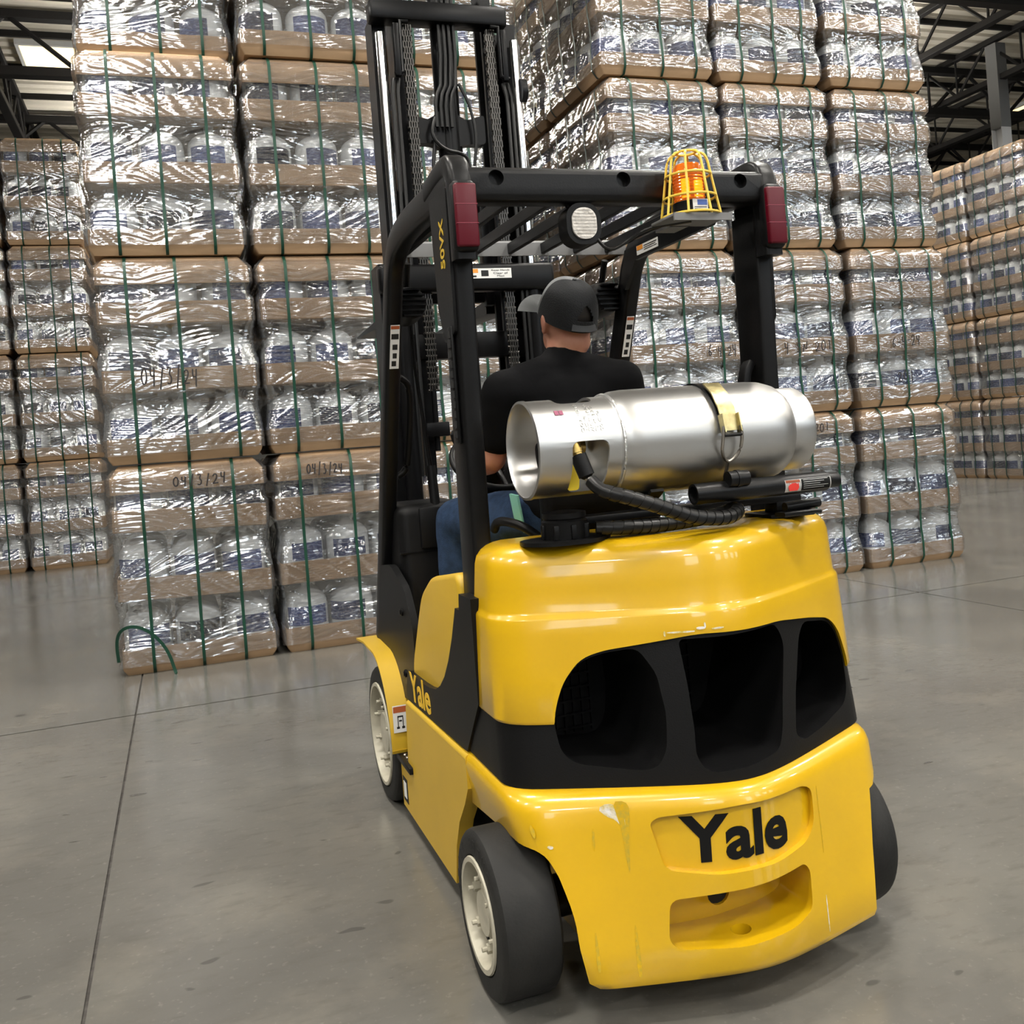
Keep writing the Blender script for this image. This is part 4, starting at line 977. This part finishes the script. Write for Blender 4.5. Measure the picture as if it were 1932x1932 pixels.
# ------------------------------------------------------------------ tank bracket on the counterweight
b = NB(); prism(b, round_poly([(-.40, -.01), (-.35, -.06), (-.25, -.07), (-.17, -.02), (-.20, .09), (-.33, .10), (-.40, .06)], .03, 3), 'z', 1.066, 1.076); tb = obj('swivel_plate', b, M_blk, FK, 'black swivel plate')
b = NB(); lathe(b, [(.058, 0), (.058, .045), (.052, .05), (.055, .053), (.055, .066), (.03, .070), (0, .070)], 24, 'z', (-.285, .02, 1.074)); obj('swivel_hub', b, M_blk, tb)
for k in range(8):
    a = 2 * PI * k / 8; b = NB(); box(b, -.285 + .056 * math.cos(a) - .007, -.285 + .056 * math.cos(a) + .007, .02 + .056 * math.sin(a) - .007, .02 + .056 * math.sin(a) + .007, 1.076, 1.112, .002); obj('hub_rib', b, M_blk, tb)
b = NB(); box(b, -.24, .40, .0, .06, 1.105, 1.125, .004); obj('bracket_beam', b, M_blk, FK)
b = NB(); box(b, .28, .42, -.03, .10, 1.066, 1.078, .004); box(b, .32, .38, .0, .06, 1.07, 1.11, .004); obj('bracket_foot', b, M_blk, FK)
b = NB(); cyl(b, (.30, -.065, 1.098), (.405, -.065, 1.103), .013, n=14); obj('release_lever', b, M_blk, FK)
b = NB(); sweep(b, [(.27, -.085, 1.083), (.37, -.075, 1.083), (.395, -.06, 1.08)], rrect(.02, .006, .003, 1), (0, 1, 0)); obj('latch_pedal', b, M_blk, FK)
for x in (-.06, .23):
    pts = [(.035 + .146 * math.cos(math.radians(a)), 1.291 + .146 * math.sin(math.radians(a))) for a in range(232, 311, 6)]
    b = NB(); sweep(b, [(x, p[0], p[1]) for p in pts], [(.018, .004), (-.018, .004), (-.018, -.004), (.018, -.004)], (1, 0, 0)); box(b, x - .018, x + .018, .01, .06, 1.12, 1.165); obj('tank_cradle', b, M_blk, FK)
b = NB(); lathe(b, [(.0, .02), (.018, .02), (.020, .0), (.026, .0), (.026, .385), (.020, .395), (.019, .425), (0, .425)], 24, 'x', (.012, -.105, 1.160)); gt = obj('bracket_tube', b, M_blk, FK, 'black tube below the tank with a flame warning label')
# curved label on the tube
def tube_patch(x0, x1, a0, a1, rr, m, nm, par):
    b = NB(); n = 8; va, vb = [], []
    for k in range(n + 1):
        a = math.radians(a0 + (a1 - a0) * k / n); y_, z_ = -.105 + rr * math.cos(a), 1.160 + rr * math.sin(a)
        va.append(b.verts.new((x0, y_, z_))); vb.append(b.verts.new((x1, y_, z_)))
    for k in range(n): b.faces.new((va[k], vb[k], vb[k + 1], va[k + 1]))
    bmesh.ops.solidify(b, geom=b.faces[:], thickness=.0004)
    return obj(nm, b, m, par)
sk = tube_patch(.262, .400, 150, 222, .0265, M_white, 'sticker', gt)
tube_patch(.310, .397, 153, 219, .0270, M_print, 'sticker_text_field', sk)
tube_patch(.264, .306, 153, 168, .0270, M_redor, 'sticker_heading', sk)
for i in range(5): tube_patch(.316, .390 - .012 * (i % 3), 158 + 11 * i, 161 + 11 * i, .0274, M_white, 'text_line', sk)
b = NB(); fl = [(.27, -.004), (.272, .010), (.278, .004), (.283, .016), (.288, .006), (.293, .014), (.297, .003), (.301, .008), (.302, -.004), (.298, -.012), (.274, -.012)]
prism(b, fl, 'y', 0, .001)
for v in b.verts: v.co = Vector((v.co.x, -.105 - math.sqrt(.0272 ** 2 - (v.co.z) ** 2 * 1.0) - v.co.y * .3, 1.157 + v.co.z))
obj('flame_mark', b, M_redprint, sk, 'red flame mark')
b = NB(); cyl(b, (.10, -.125, 1.190), (.155, -.125, 1.190), .020, n=18); cyl(b, (.122, -.125, 1.190), (.133, -.125, 1.190), .022, n=18); obj('strap_clamp', b, M_blk, FK)
# ------------------------------------------------------------------ propane tank
TK = empty('propane_tank', (.03, .035, 1.17)); tag(TK, 'brushed aluminium propane tank lying across the forklift counterweight', 'gas tank')
def tk(bm):
    for v in bm.verts: v.co -= Vector((.03, .035, 1.17))
    return bm
TY, TZ = .035, 1.300
b = NB(); lathe(b, [(0, -.215), (.04, -.212), (.075, -.202), (.105, -.182), (.124, -.158), (.133, -.130), (.1355, -.10), (.1355, .262), (.133, .297), (.124, .328), (.108, .352), (.08, .366), (0, .371)], 56, 'x', (0, TY, TZ)); obj('tank_body', tk(b), M_alu, TK, 'brushed aluminium tank body', 50)
co = NB(); lathe(co, [(.122, -.158), (.1215, -.362), (.1235, -.368), (.1235, -.376), (.117, -.378), (.1145, -.372), (.1155, -.347), (.1155, -.29), (.1125, -.285), (.1155, -.280), (.1155, -.158)], 56, 'x', (0, TY, TZ), closed=True)
def window(x0, x1, z0, z1, y0, y1): return prism(NB(), round_poly([(x0, z0), (x1, z0), (x1 + .006, z1), (x0 + .0, z1)], .022, 5), 'y', y0, y1)
co = boolean(co, [window(-.292, -.200, TZ - .110, TZ + .014, -.3, TY - .02), window(-.30, -.20, TZ - .085, TZ + .02, TY + .02, .4), prism(NB(), round_poly([(-.30, TY - .055), (-.20, TY - .055), (-.20, TY + .055), (-.30, TY + .055)], .02, 4), 'z', TZ + .05, TZ + .3)])
cl = obj('collar', tk(co), M_alu, TK, 'open valve collar with hand holes', 40)
b = NB(); tube(b, [(-.153, TY + .1245 * math.cos(2 * PI * k / 60), TZ + .1255 * math.sin(2 * PI * k / 60)) for k in range(60)], .0045, 8, True); obj('weld_bead', tk(b), M_weld, TK)
b = NB(); lathe(b, [(.104, .312), (.112, .328), (.112, .405), (.110, .410), (.106, .410), (.104, .403), (.100, .320)], 48, 'x', (0, TY, TZ), closed=True); obj('foot_ring', tk(b), M_alu, TK)
# stamped data and the small red mark on the collar
def on_collar(bm, rr):
    for v in bm.verts:
        a = v.co.y; v.co = Vector((v.co.x, TY + (rr + v.co.z) * math.cos(a), TZ + (rr + v.co.z) * math.sin(a)))
    return bm
b = NB()
for i, ln in enumerate(('DOT 4E240', 'TC 4E', 'WC 80 LB TW', 'LPG 33.5', '00 CAP')):
    t = thicken(text_bm(ln), 1)
    for v in t.verts: v.co = Vector((-.262 + .0125 * i + v.co.y * .008, math.radians(163 - v.co.x * 40 * min(1, len(ln) / 9)), v.co.z * .0008))
    merge(b, t)
obj('stamped_data', tk(on_collar(b, .1226)), M_weld, cl)
b = NB()
for k in range(2):
    for q in ((0, 0, .0), (1, 0, 0)):
        pass
    vs = []
    x0 = -.318 + .012 * k
    for dd in (0, .0008):
        for a, c in ((x0, 132), (x0 + .010, 132), (x0 + .010, 139), (x0, 139)): vs.append(b.verts.new((a, math.radians(c), dd)))
    for q in ((0, 1, 2, 3), (4, 5, 6, 7), (0, 1, 5, 4), (1, 2, 6, 5), (2, 3, 7, 6), (3, 0, 4, 7)): b.faces.new([vs[i] for i in q])
obj('small_mark', tk(on_collar(b, .1226)), mat('mark_purple', (.30, .08, .14), .5), cl)
# valve and hose
b = NB(); cyl(b, (-.225, TY - .03, TZ), (-.30, TY - .03, TZ), .018, n=14); cyl(b, (-.280, TY - .03, TZ), (-.280, TY - .100, TZ + .006), .014, n=12); cyl(b, (-.280, TY - .104, TZ + .010), (-.274, TY - .112, TZ - .022), .0125, n=12); cyl(b, (-.278, TY - .107, TZ - .004), (-.277, TY - .109, TZ - .014), .017, n=12); obj('valve', tk(b), M_brass, TK, 'brass valve')
b = NB(); prism(b, round_poly([(-.292, TZ - .105), (-.262, TZ - .105), (-.256, TZ - .06), (-.276, TZ - .03), (-.29, TZ - .05)], .008, 3), 'y', TY - .07, TY - .066); obj('valve_tag', tk(b), mat('tag_yellow', (.75, .55, .02), .5), TK, 'small yellow tag')
HS = empty('fuel_hose', (-.26, -.06, 1.09)); tag(HS, 'black spiral-wrapped fuel hose drooping from the brass valve of the tank', 'hose')
def hs(bm):
    for v in bm.verts: v.co -= Vector((-.26, -.06, 1.09))
    return bm
b = NB(); pa = Vector((-.275, TY - .112, TZ - .020)); pb = Vector((-.262, TY - .124, TZ - .070)); cyl(b, pa + (pa - pb) * .05, pa, .012, n=16); cyl(b, pa, pb, .020, n=18); cyl(b, pb, pb + (pb - pa) * .12, .017, .010, n=18); obj('coupling', hs(b), M_blkp, HS, 'black hand coupling')
b = NB(); cyl(b, pb, (-.252, TY - .138, TZ - .092), .009, n=12); obj('hose_fitting', hs(b), M_steel, HS)
hp_ = [(-.255, TY - .132, TZ - .082), (-.243, -.125, TZ - .108), (-.18, -.150, 1.172), (-.10, -.165, 1.140), (-.02, -.165, 1.108), (.07, -.155, 1.098), (.125, -.12, 1.105), (.145, -.085, 1.115), (.115, -.06, 1.100), (.05, -.055, 1.092), (-.05, -.055, 1.088), (-.15, -.06, 1.092), (-.225, -.035, 1.098)]
P = bend(hp_, 3)
b = NB(); sweep(b, P, circ(.0165, 12), None); obj('hose_core', hs(b), M_hose, HS)
# spiral wrap
tot = [0.0]
for i in range(1, len(P)): tot.append(tot[-1] + (P[i] - P[i - 1]).length)
Ls = tot[-1]; nn = 620; sp = []
for k in range(nn):
    dd = Ls * (.05 + .93 * k / (nn - 1)); i = max(j for j in range(len(tot)) if tot[j] <= dd); i = min(i, len(P) - 2)
    tt = (dd - tot[i]) / max(1e-6, tot[i + 1] - tot[i]); p = P[i].lerp(P[i + 1], tt); d = (P[i + 1] - P[i]).normalized()
    a1 = d.cross(Vector((0, 0, 1))).normalized(); a2 = a1.cross(d); ph = 2 * PI * dd / .024
    sp.append((p + (a1 * math.cos(ph) + a2 * math.sin(ph)) * .0180, (a1 * math.cos(ph) + a2 * math.sin(ph)), d))
b = NB(); pv = None
for p, nrm, d in sp:
    cur = [b.verts.new(p - d * .0095), b.verts.new(p + d * .0095 ), b.verts.new(p + d * .0095 - nrm * .003), b.verts.new(p - d * .0095 - nrm * .003)]
    if pv:
        for q in range(4): b.faces.new((pv[q], pv[(q + 1) % 4], cur[(q + 1) % 4], cur[q]))
    pv = cur
obj('spiral_wrap', hs(b), M_hose, HS, None, 50)
# band strap with over-centre latch
SB = empty('tank_strap', (.125, .035, 1.17)); tag(SB, 'black steel band with brass-coloured latch holding the propane tank', 'strap')
def sbv(bm):
    for v in bm.verts: v.co -= Vector((.125, .035, 1.17))
    return bm
SXx = .122
b = NB(); pts = [(SXx, TY + .1385 * math.cos(math.radians(a)), TZ + .1385 * math.sin(math.radians(a))) for a in range(-60, 158, 6)]
sweep(b, pts, [(.019, .0016), (-.019, .0016), (-.019, -.0016), (.019, -.0016)], (1, 0, 0)); obj('band', sbv(b), M_blk, SB, 'black steel band')
def on_ring(a, rr): return Vector((0, TY + rr * math.cos(math.radians(a)), TZ + rr * math.sin(math.radians(a))))
b = NB(); A = [on_ring(a, .152) for a in (118, 135, 152, 164, 176)]
sweep(b, [Vector((SXx + .004, p.y, p.z)) for p in A], [(.023, .002), (-.023, .002), (-.023, -.002), (.023, -.002)], (1, 0, 0)); 
for s in (-1, 1):
    q0, q1 = on_ring(160, .153), on_ring(178, .155); sweep(b, [Vector((SXx + .004 + s * .023, q0.y, q0.z)), Vector((SXx + .004 + s * .023, q1.y, q1.z))], [(.0015, .012), (-.0015, .012), (-.0015, -.010), (.0015, -.010)], (1, 0, 0))
obj('latch_handle', sbv(b), M_zinc, SB, 'brass-coloured latch lever')
b = NB(); cyl(b, Vector((SXx - .02, 0, 0)) + on_ring(180, .157), Vector((SXx + .03, 0, 0)) + on_ring(180, .157), .005, n=8); obj('latch_lip', sbv(b), M_blk, SB)
b = NB(); u_ = [Vector((SXx - .020, 0, 0)) + on_ring(172, .160), Vector((SXx - .024, 0, 0)) + on_ring(184, .157), Vector((SXx - .022, 0, 0)) + on_ring(198, .149), Vector((SXx + .004, 0, 0)) + on_ring(210, .145), Vector((SXx + .030, 0, 0)) + on_ring(198, .149), Vector((SXx + .032, 0, 0)) + on_ring(184, .157), Vector((SXx + .028, 0, 0)) + on_ring(172, .160)]
tube(b, u_, .0045, 8, smooth=2); obj('latch_bail', sbv(b), M_steel, SB)
b = NB(); p0, p1 = Vector((SXx + .004, 0, 0)) + on_ring(208, .145), Vector((SXx + .004, 0, 0)) + on_ring(226, .150); tube(b, [p0, p1], .005, 8); obj('latch_rod', sbv(b), M_steel, SB)
# ------------------------------------------------------------------ the driver
DR = empty('person', (-.02, .60, 1.0)); tag(DR, 'person in black shirt, jeans and grey cap driving the forklift, seen from behind', 'person')
def dr(bm):
    for v in bm.verts: v.co -= Vector((-.02, .60, 1.0))
    return bm
def blob(bm, c, rad, rz=0.0, rx=0.0, sub_=3):
    t = bmesh.new(); bmesh.ops.create_icosphere(t, subdivisions=sub_, radius=1.0)
    M = Matrix.Translation(Vector(c)) @ Matrix.Rotation(rz, 4, 'Z') @ Matrix.Rotation(rx, 4, 'X') @ Matrix.Diagonal((*rad, 1.0))
    return merge(bm, t, M)
def limb(bm, pts, rad, n=16):
    P = [Vector(p) for p in pts]
    for i in range(len(P) - 1):
        k = 6
        for j in range(k):
            a = P[i].lerp(P[i + 1], j / k); c_ = P[i].lerp(P[i + 1], (j + 1) / k)
            ra = rad[i] + (rad[i + 1] - rad[i]) * j / k; rb_ = rad[i] + (rad[i + 1] - rad[i]) * (j + 1) / k
            cyl(bm, a, c_, ra, rb_, n)
    for p, rr in zip(P, rad): blob(bm, p, (rr, rr, rr), sub_=2)
    return bm
SHL, SHR = Vector((-.222, .600, 1.475)), Vector((.172, .575, 1.485))
ELL, ELR = Vector((-.240, .70, 1.275)), Vector((.235, .70, 1.26))
WRL, WRR = Vector((-.190, .985, 1.235)), Vector((.275, 1.12, 1.215))
HIPL, HIPR = Vector((-.115, .64, 1.07)), Vector((.075, .63, 1.07))
KNL, KNR = Vector((-.275, 1.06, 1.06)), Vector((.16, 1.06, 1.06))
ANL, ANR = Vector((-.285, 1.085, .36)), Vector((.16, 1.10, .36))
HD = Vector((.005, .60, 1.695)); HY = math.radians(9)      # head turned to the left
fwd = Vector((-math.sin(HY), math.cos(HY), 0)); rgt = Vector((math.cos(HY), math.sin(HY), 0))
def torso(bm, g):
    blob(bm, (-.02, .63, 1.10), (.165 + g, .12 + g, .12 + g)); blob(bm, (-.022, .605, 1.25), (.16 + g, .115 + g, .16 + g))
    blob(bm, (-.022, .60, 1.37), (.182 + g, .115 + g, .14 + g)); blob(bm, (-.024, .595, 1.455), (.195 + g, .095 + g, .085 + g), math.radians(-4))
    limb(bm, [(-.02, .595, 1.53), SHL + Vector((.06, 0, .015))], [.062 + g, .060 + g]); limb(bm, [(-.02, .595, 1.53), SHR + Vector((-.06, 0, .012))], [.062 + g, .060 + g])
    limb(bm, [SHL, SHL + Vector((.10, 0, 0))], [.062 + g, .07 + g]); limb(bm, [SHR, SHR + Vector((-.10, 0, 0))], [.062 + g, .07 + g])
# hands: palm and five bent fingers each
def hand(bm, wr, d, palm_n, side):
    """wr wrist, d = direction of the hand, palm_n = direction the palm faces, side = thumb direction"""
    d, palm_n, side = Vector(d).normalized(), Vector(palm_n).normalized(), Vector(side).normalized()
    limb(bm, [wr, wr + d * .05, wr + d * .08], [.026, .027, .022])
    for k, (o_, L_) in enumerate(((.030, .068), (.011, .078), (-.008, .073), (-.026, .056))):
        k0 = wr + d * .078 + side * o_; k1 = k0 + (d * .75 + palm_n * .65).normalized() * L_ * .45; k2 = k1 + (d * -.05 + palm_n * 1.0).normalized() * L_ * .32; k3 = k2 + (d * -.8 + palm_n * .6).normalized() * L_ * .26
        limb(bm, [wr + d * .045 + side * o_ * .8, k0, k1, k2, k3], [.012, .0100, .0092, .0085, .0075], 10)
    t0 = wr + d * .025 + side * .022; t1 = t0 + (side * .75 + d * .6).normalized() * .04; t2 = t1 + (d * .6 + palm_n * .7 + side * .1).normalized() * .032; t3 = t2 + (palm_n * .9 - side * .2 + d * .1).normalized() * .024
    limb(bm, [t0, t1, t2, t3], [.015, .0115, .0105, .009], 10)
bm_ = NB()
torso(bm_, -.012)
limb(bm_, [(-.018, .595, 1.50), (-.010, .60, 1.57), HD + Vector((0, -.005, -.06))], [.068, .062, .066])
blob(bm_, HD, (.077, .096, .112), HY); blob(bm_, HD + fwd * .045 + Vector((0, 0, -.055)), (.056, .055, .062), HY)
blob(bm_, HD - fwd * .02 + Vector((0, 0, .01)), (.079, .085, .095), HY); blob(bm_, HD - fwd * .030 + Vector((0, 0, -.075)), (.060, .045, .05), HY)
limb(bm_, [HD + fwd * .095 + Vector((0, 0, .012)), HD + fwd * .116 + Vector((0, 0, -.022))], [.009, .014]); blob(bm_, HD + fwd * .098 + Vector((0, 0, -.062)), (.026, .011, .010), HY)
for s in (-1, 1):
    blob(bm_, HD + rgt * s * .033 + fwd * .082 + Vector((0, 0, .022)), (.016, .012, .008), HY)
    e = HD + rgt * s * .084 - fwd * .004 + Vector((0, 0, -.012)); blob(bm_, e, (.010, .020, .032), HY + s * .45); blob(bm_, e + Vector((0, 0, -.026)) + fwd * .004, (.009, .011, .011), HY)
for sh, el, wr in ((SHL, ELL, WRL), (SHR, ELR, WRR)):
    limb(bm_, [sh, sh.lerp(el, .5), el, el.lerp(wr, .3), wr], [.056, .048, .043, .044, .028])
hand(bm_, WRL, (.05, .85, .35), (.30, .3, -.9), (.95, .0, .25)); hand(bm_, WRR, (.0, .9, -.05), (-.1, .1, -1), (-1, .0, .1))
for hp2, kn_, an in ((HIPL, KNL, ANL), (HIPR, KNR, ANR)):
    limb(bm_, [hp2, kn_, kn_.lerp(an, .35), an, an + Vector((0, .02, -.05))], [.085, .060, .056, .038, .036])
bm_ = remesh(bm_, .0062, 3)
obj('body', dr(bm_), M_skin, DR, 'skin of neck, ears and forearms', 60)
# shirt with short sleeves
b = NB(); torso(b, .010)
for sh, el in ((SHL, ELL), (SHR, ELR)): limb(b, [sh, sh.lerp(el, .4), sh.lerp(el, .66)], [.071, .068, .066])
limb(b, [(-.018, .595, 1.50), (-.014, .598, 1.560)], [.084, .074])
b = remesh(b, .010, 5)
# fabric folds across the back
for v in b.verts:
    z = v.co.z; k = noise.noise(Vector((v.co.x * 5, v.co.y * 5, z * 22))) * .004 + noise.noise(Vector((v.co.x * 14, v.co.y * 9, z * 9))) * .003
    if z < 1.53: v.co += Vector((v.co.x + .02, v.co.y - .60, 0)).normalized() * k
obj('shirt', dr(b), M_shirt, DR, 'plain black short-sleeved shirt', 60)
b = NB()
blob(b, (-.02, .64, 1.068), (.178, .14, .088))
for hp2, kn_, an in ((HIPL, KNL, ANL), (HIPR, KNR, ANR)): limb(b, [hp2, hp2.lerp(kn_, .5), kn_, kn_.lerp(an, .3), kn_.lerp(an, .92)], [.102, .092, .078, .073, .066])
b = remesh(b, .010, 5)
for v in b.verts: v.co += Vector((noise.noise(v.co * 14), noise.noise(v.co * 14 + Vector((9, 0, 0))), noise.noise(v.co * 14 + Vector((0, 9, 0))))) * .0045
obj('jeans', dr(b), M_jean, DR, 'dark blue jeans', 60)
for an in (ANL, ANR):
    b = NB(); blob(b, an + Vector((0, .05, -.055)), (.046, .125, .042)); blob(b, an + Vector((0, -.01, -.03)), (.042, .05, .05)); b = remesh(b, .008, 3); obj('shoe', dr(b), M_shoe, DR)
b = NB(); sweep(b, [(-.222, .578, 1.16), (-.216, .58, 1.12), (-.20, .60, 1.05)], rrect(.035, .004, .002, 1), (0, 1, 0)); obj('shirt_tail', dr(b), M_teal, DR, 'strip of pale teal cloth at the hip')
b = NB(); blob(b, HD - fwd * .013 + Vector((0, 0, .020)), (.0845, .101, .092), HY); obj('hair', dr(b), M_hair, DR, 'short dark hair', 60)
# trucker cap: grey front and visor, dark mesh back with an arched gap
cp = NB(); nU, nV = 96, 34; rows = []
tilt = math.radians(29)
for j in range(nV + 1):
    ph = (PI / 2) * j / nV; row = []
    for i in range(nU):
        th = 2 * PI * i / nU; cx_, cy_ = math.cos(th), math.sin(th)
        rr = math.cos(ph) ** .62; x = .0905 * rr * cx_; y_ = .1115 * rr * cy_; z = .128 * math.sin(ph) + .004 * cy_ * math.cos(ph)
        row.append((x, y_, z))
    rows.append(row)
def capw(p):
    # p in cap frame: x right, y forward
    q = Vector(p); q = Vector((q.x, q.y * math.cos(tilt) - q.z * math.sin(tilt), q.y * math.sin(tilt) + q.z * math.cos(tilt)))
    return HD + Vector((0, 0, -.002)) + rgt * q.x + fwd * (q.y - .004) + Vector((0, 0, q.z))
V = [[cp.verts.new(capw(p)) for p in row] for row in rows[:-1]]; top = cp.verts.new(capw((0, 0, .129)))
for j in range(nV):
    for i in range(nU):
        th = math.degrees(2 * PI * (i + .5) / nU) % 360
        zf = j / nV
        # arched opening at the back above the strap
        if 252 < th < 288 and .16 < zf < .42 - .0006 * (th - 270) ** 2: continue
        fcs = (V[j][i], V[j][(i + 1) % nU], V[j + 1][(i + 1) % nU], V[j + 1][i]) if j < nV - 1 else (V[j][i], V[j][(i + 1) % nU], top)
        fc = cp.faces.new(fcs); fc.material_index = 0 if 22 < th < 158 else 1
bmesh.ops.recalc_face_normals(cp, faces=cp.faces)
bmesh.ops.solidify(cp, geom=cp.faces[:], thickness=.003)
o = obj('cap', dr(cp), [M_capg, M_cap], DR, 'grey and black trucker cap', 50)
b = NB(); nn_ = 16; ia, oa = [], []
for i in range(nn_ + 1):
    a = math.radians(28 + 124 * i / nn_); dx = math.cos(a); arch_ = -.060 * dx * dx
    ia.append(capw((.090 * math.cos(a), .110 * math.sin(a), .004))); oa.append(capw((.108 * math.cos(a), .085 + .118 * math.sin(a) ** .8, .010 + arch_ * .8)))
va = [b.verts.new(p) for p in ia]; vb = [b.verts.new(p) for p in oa]
for i in range(nn_): b.faces.new((va[i], va[i + 1], vb[i + 1], vb[i]))
bmesh.ops.solidify(b, geom=b.faces[:], thickness=.004); obj('visor', dr(b), M_capg, o, 'grey visor')
b = NB(); lathe(b, [(.007, 0), (.006, .004), (0, .006)], 10, 'z', capw((0, 0, .130))); obj('cap_button', dr(b), M_capg, o)
b = NB(); sweep(b, [capw((.0925 * math.cos(math.radians(a)), .1135 * math.sin(math.radians(a)), .012)) for a in range(243, 299, 5)], [(.011, .001), (-.011, .001), (-.011, -.001), (.011, -.001)], (0, 0, 1)); obj('cap_strap', dr(b), M_caps, o)
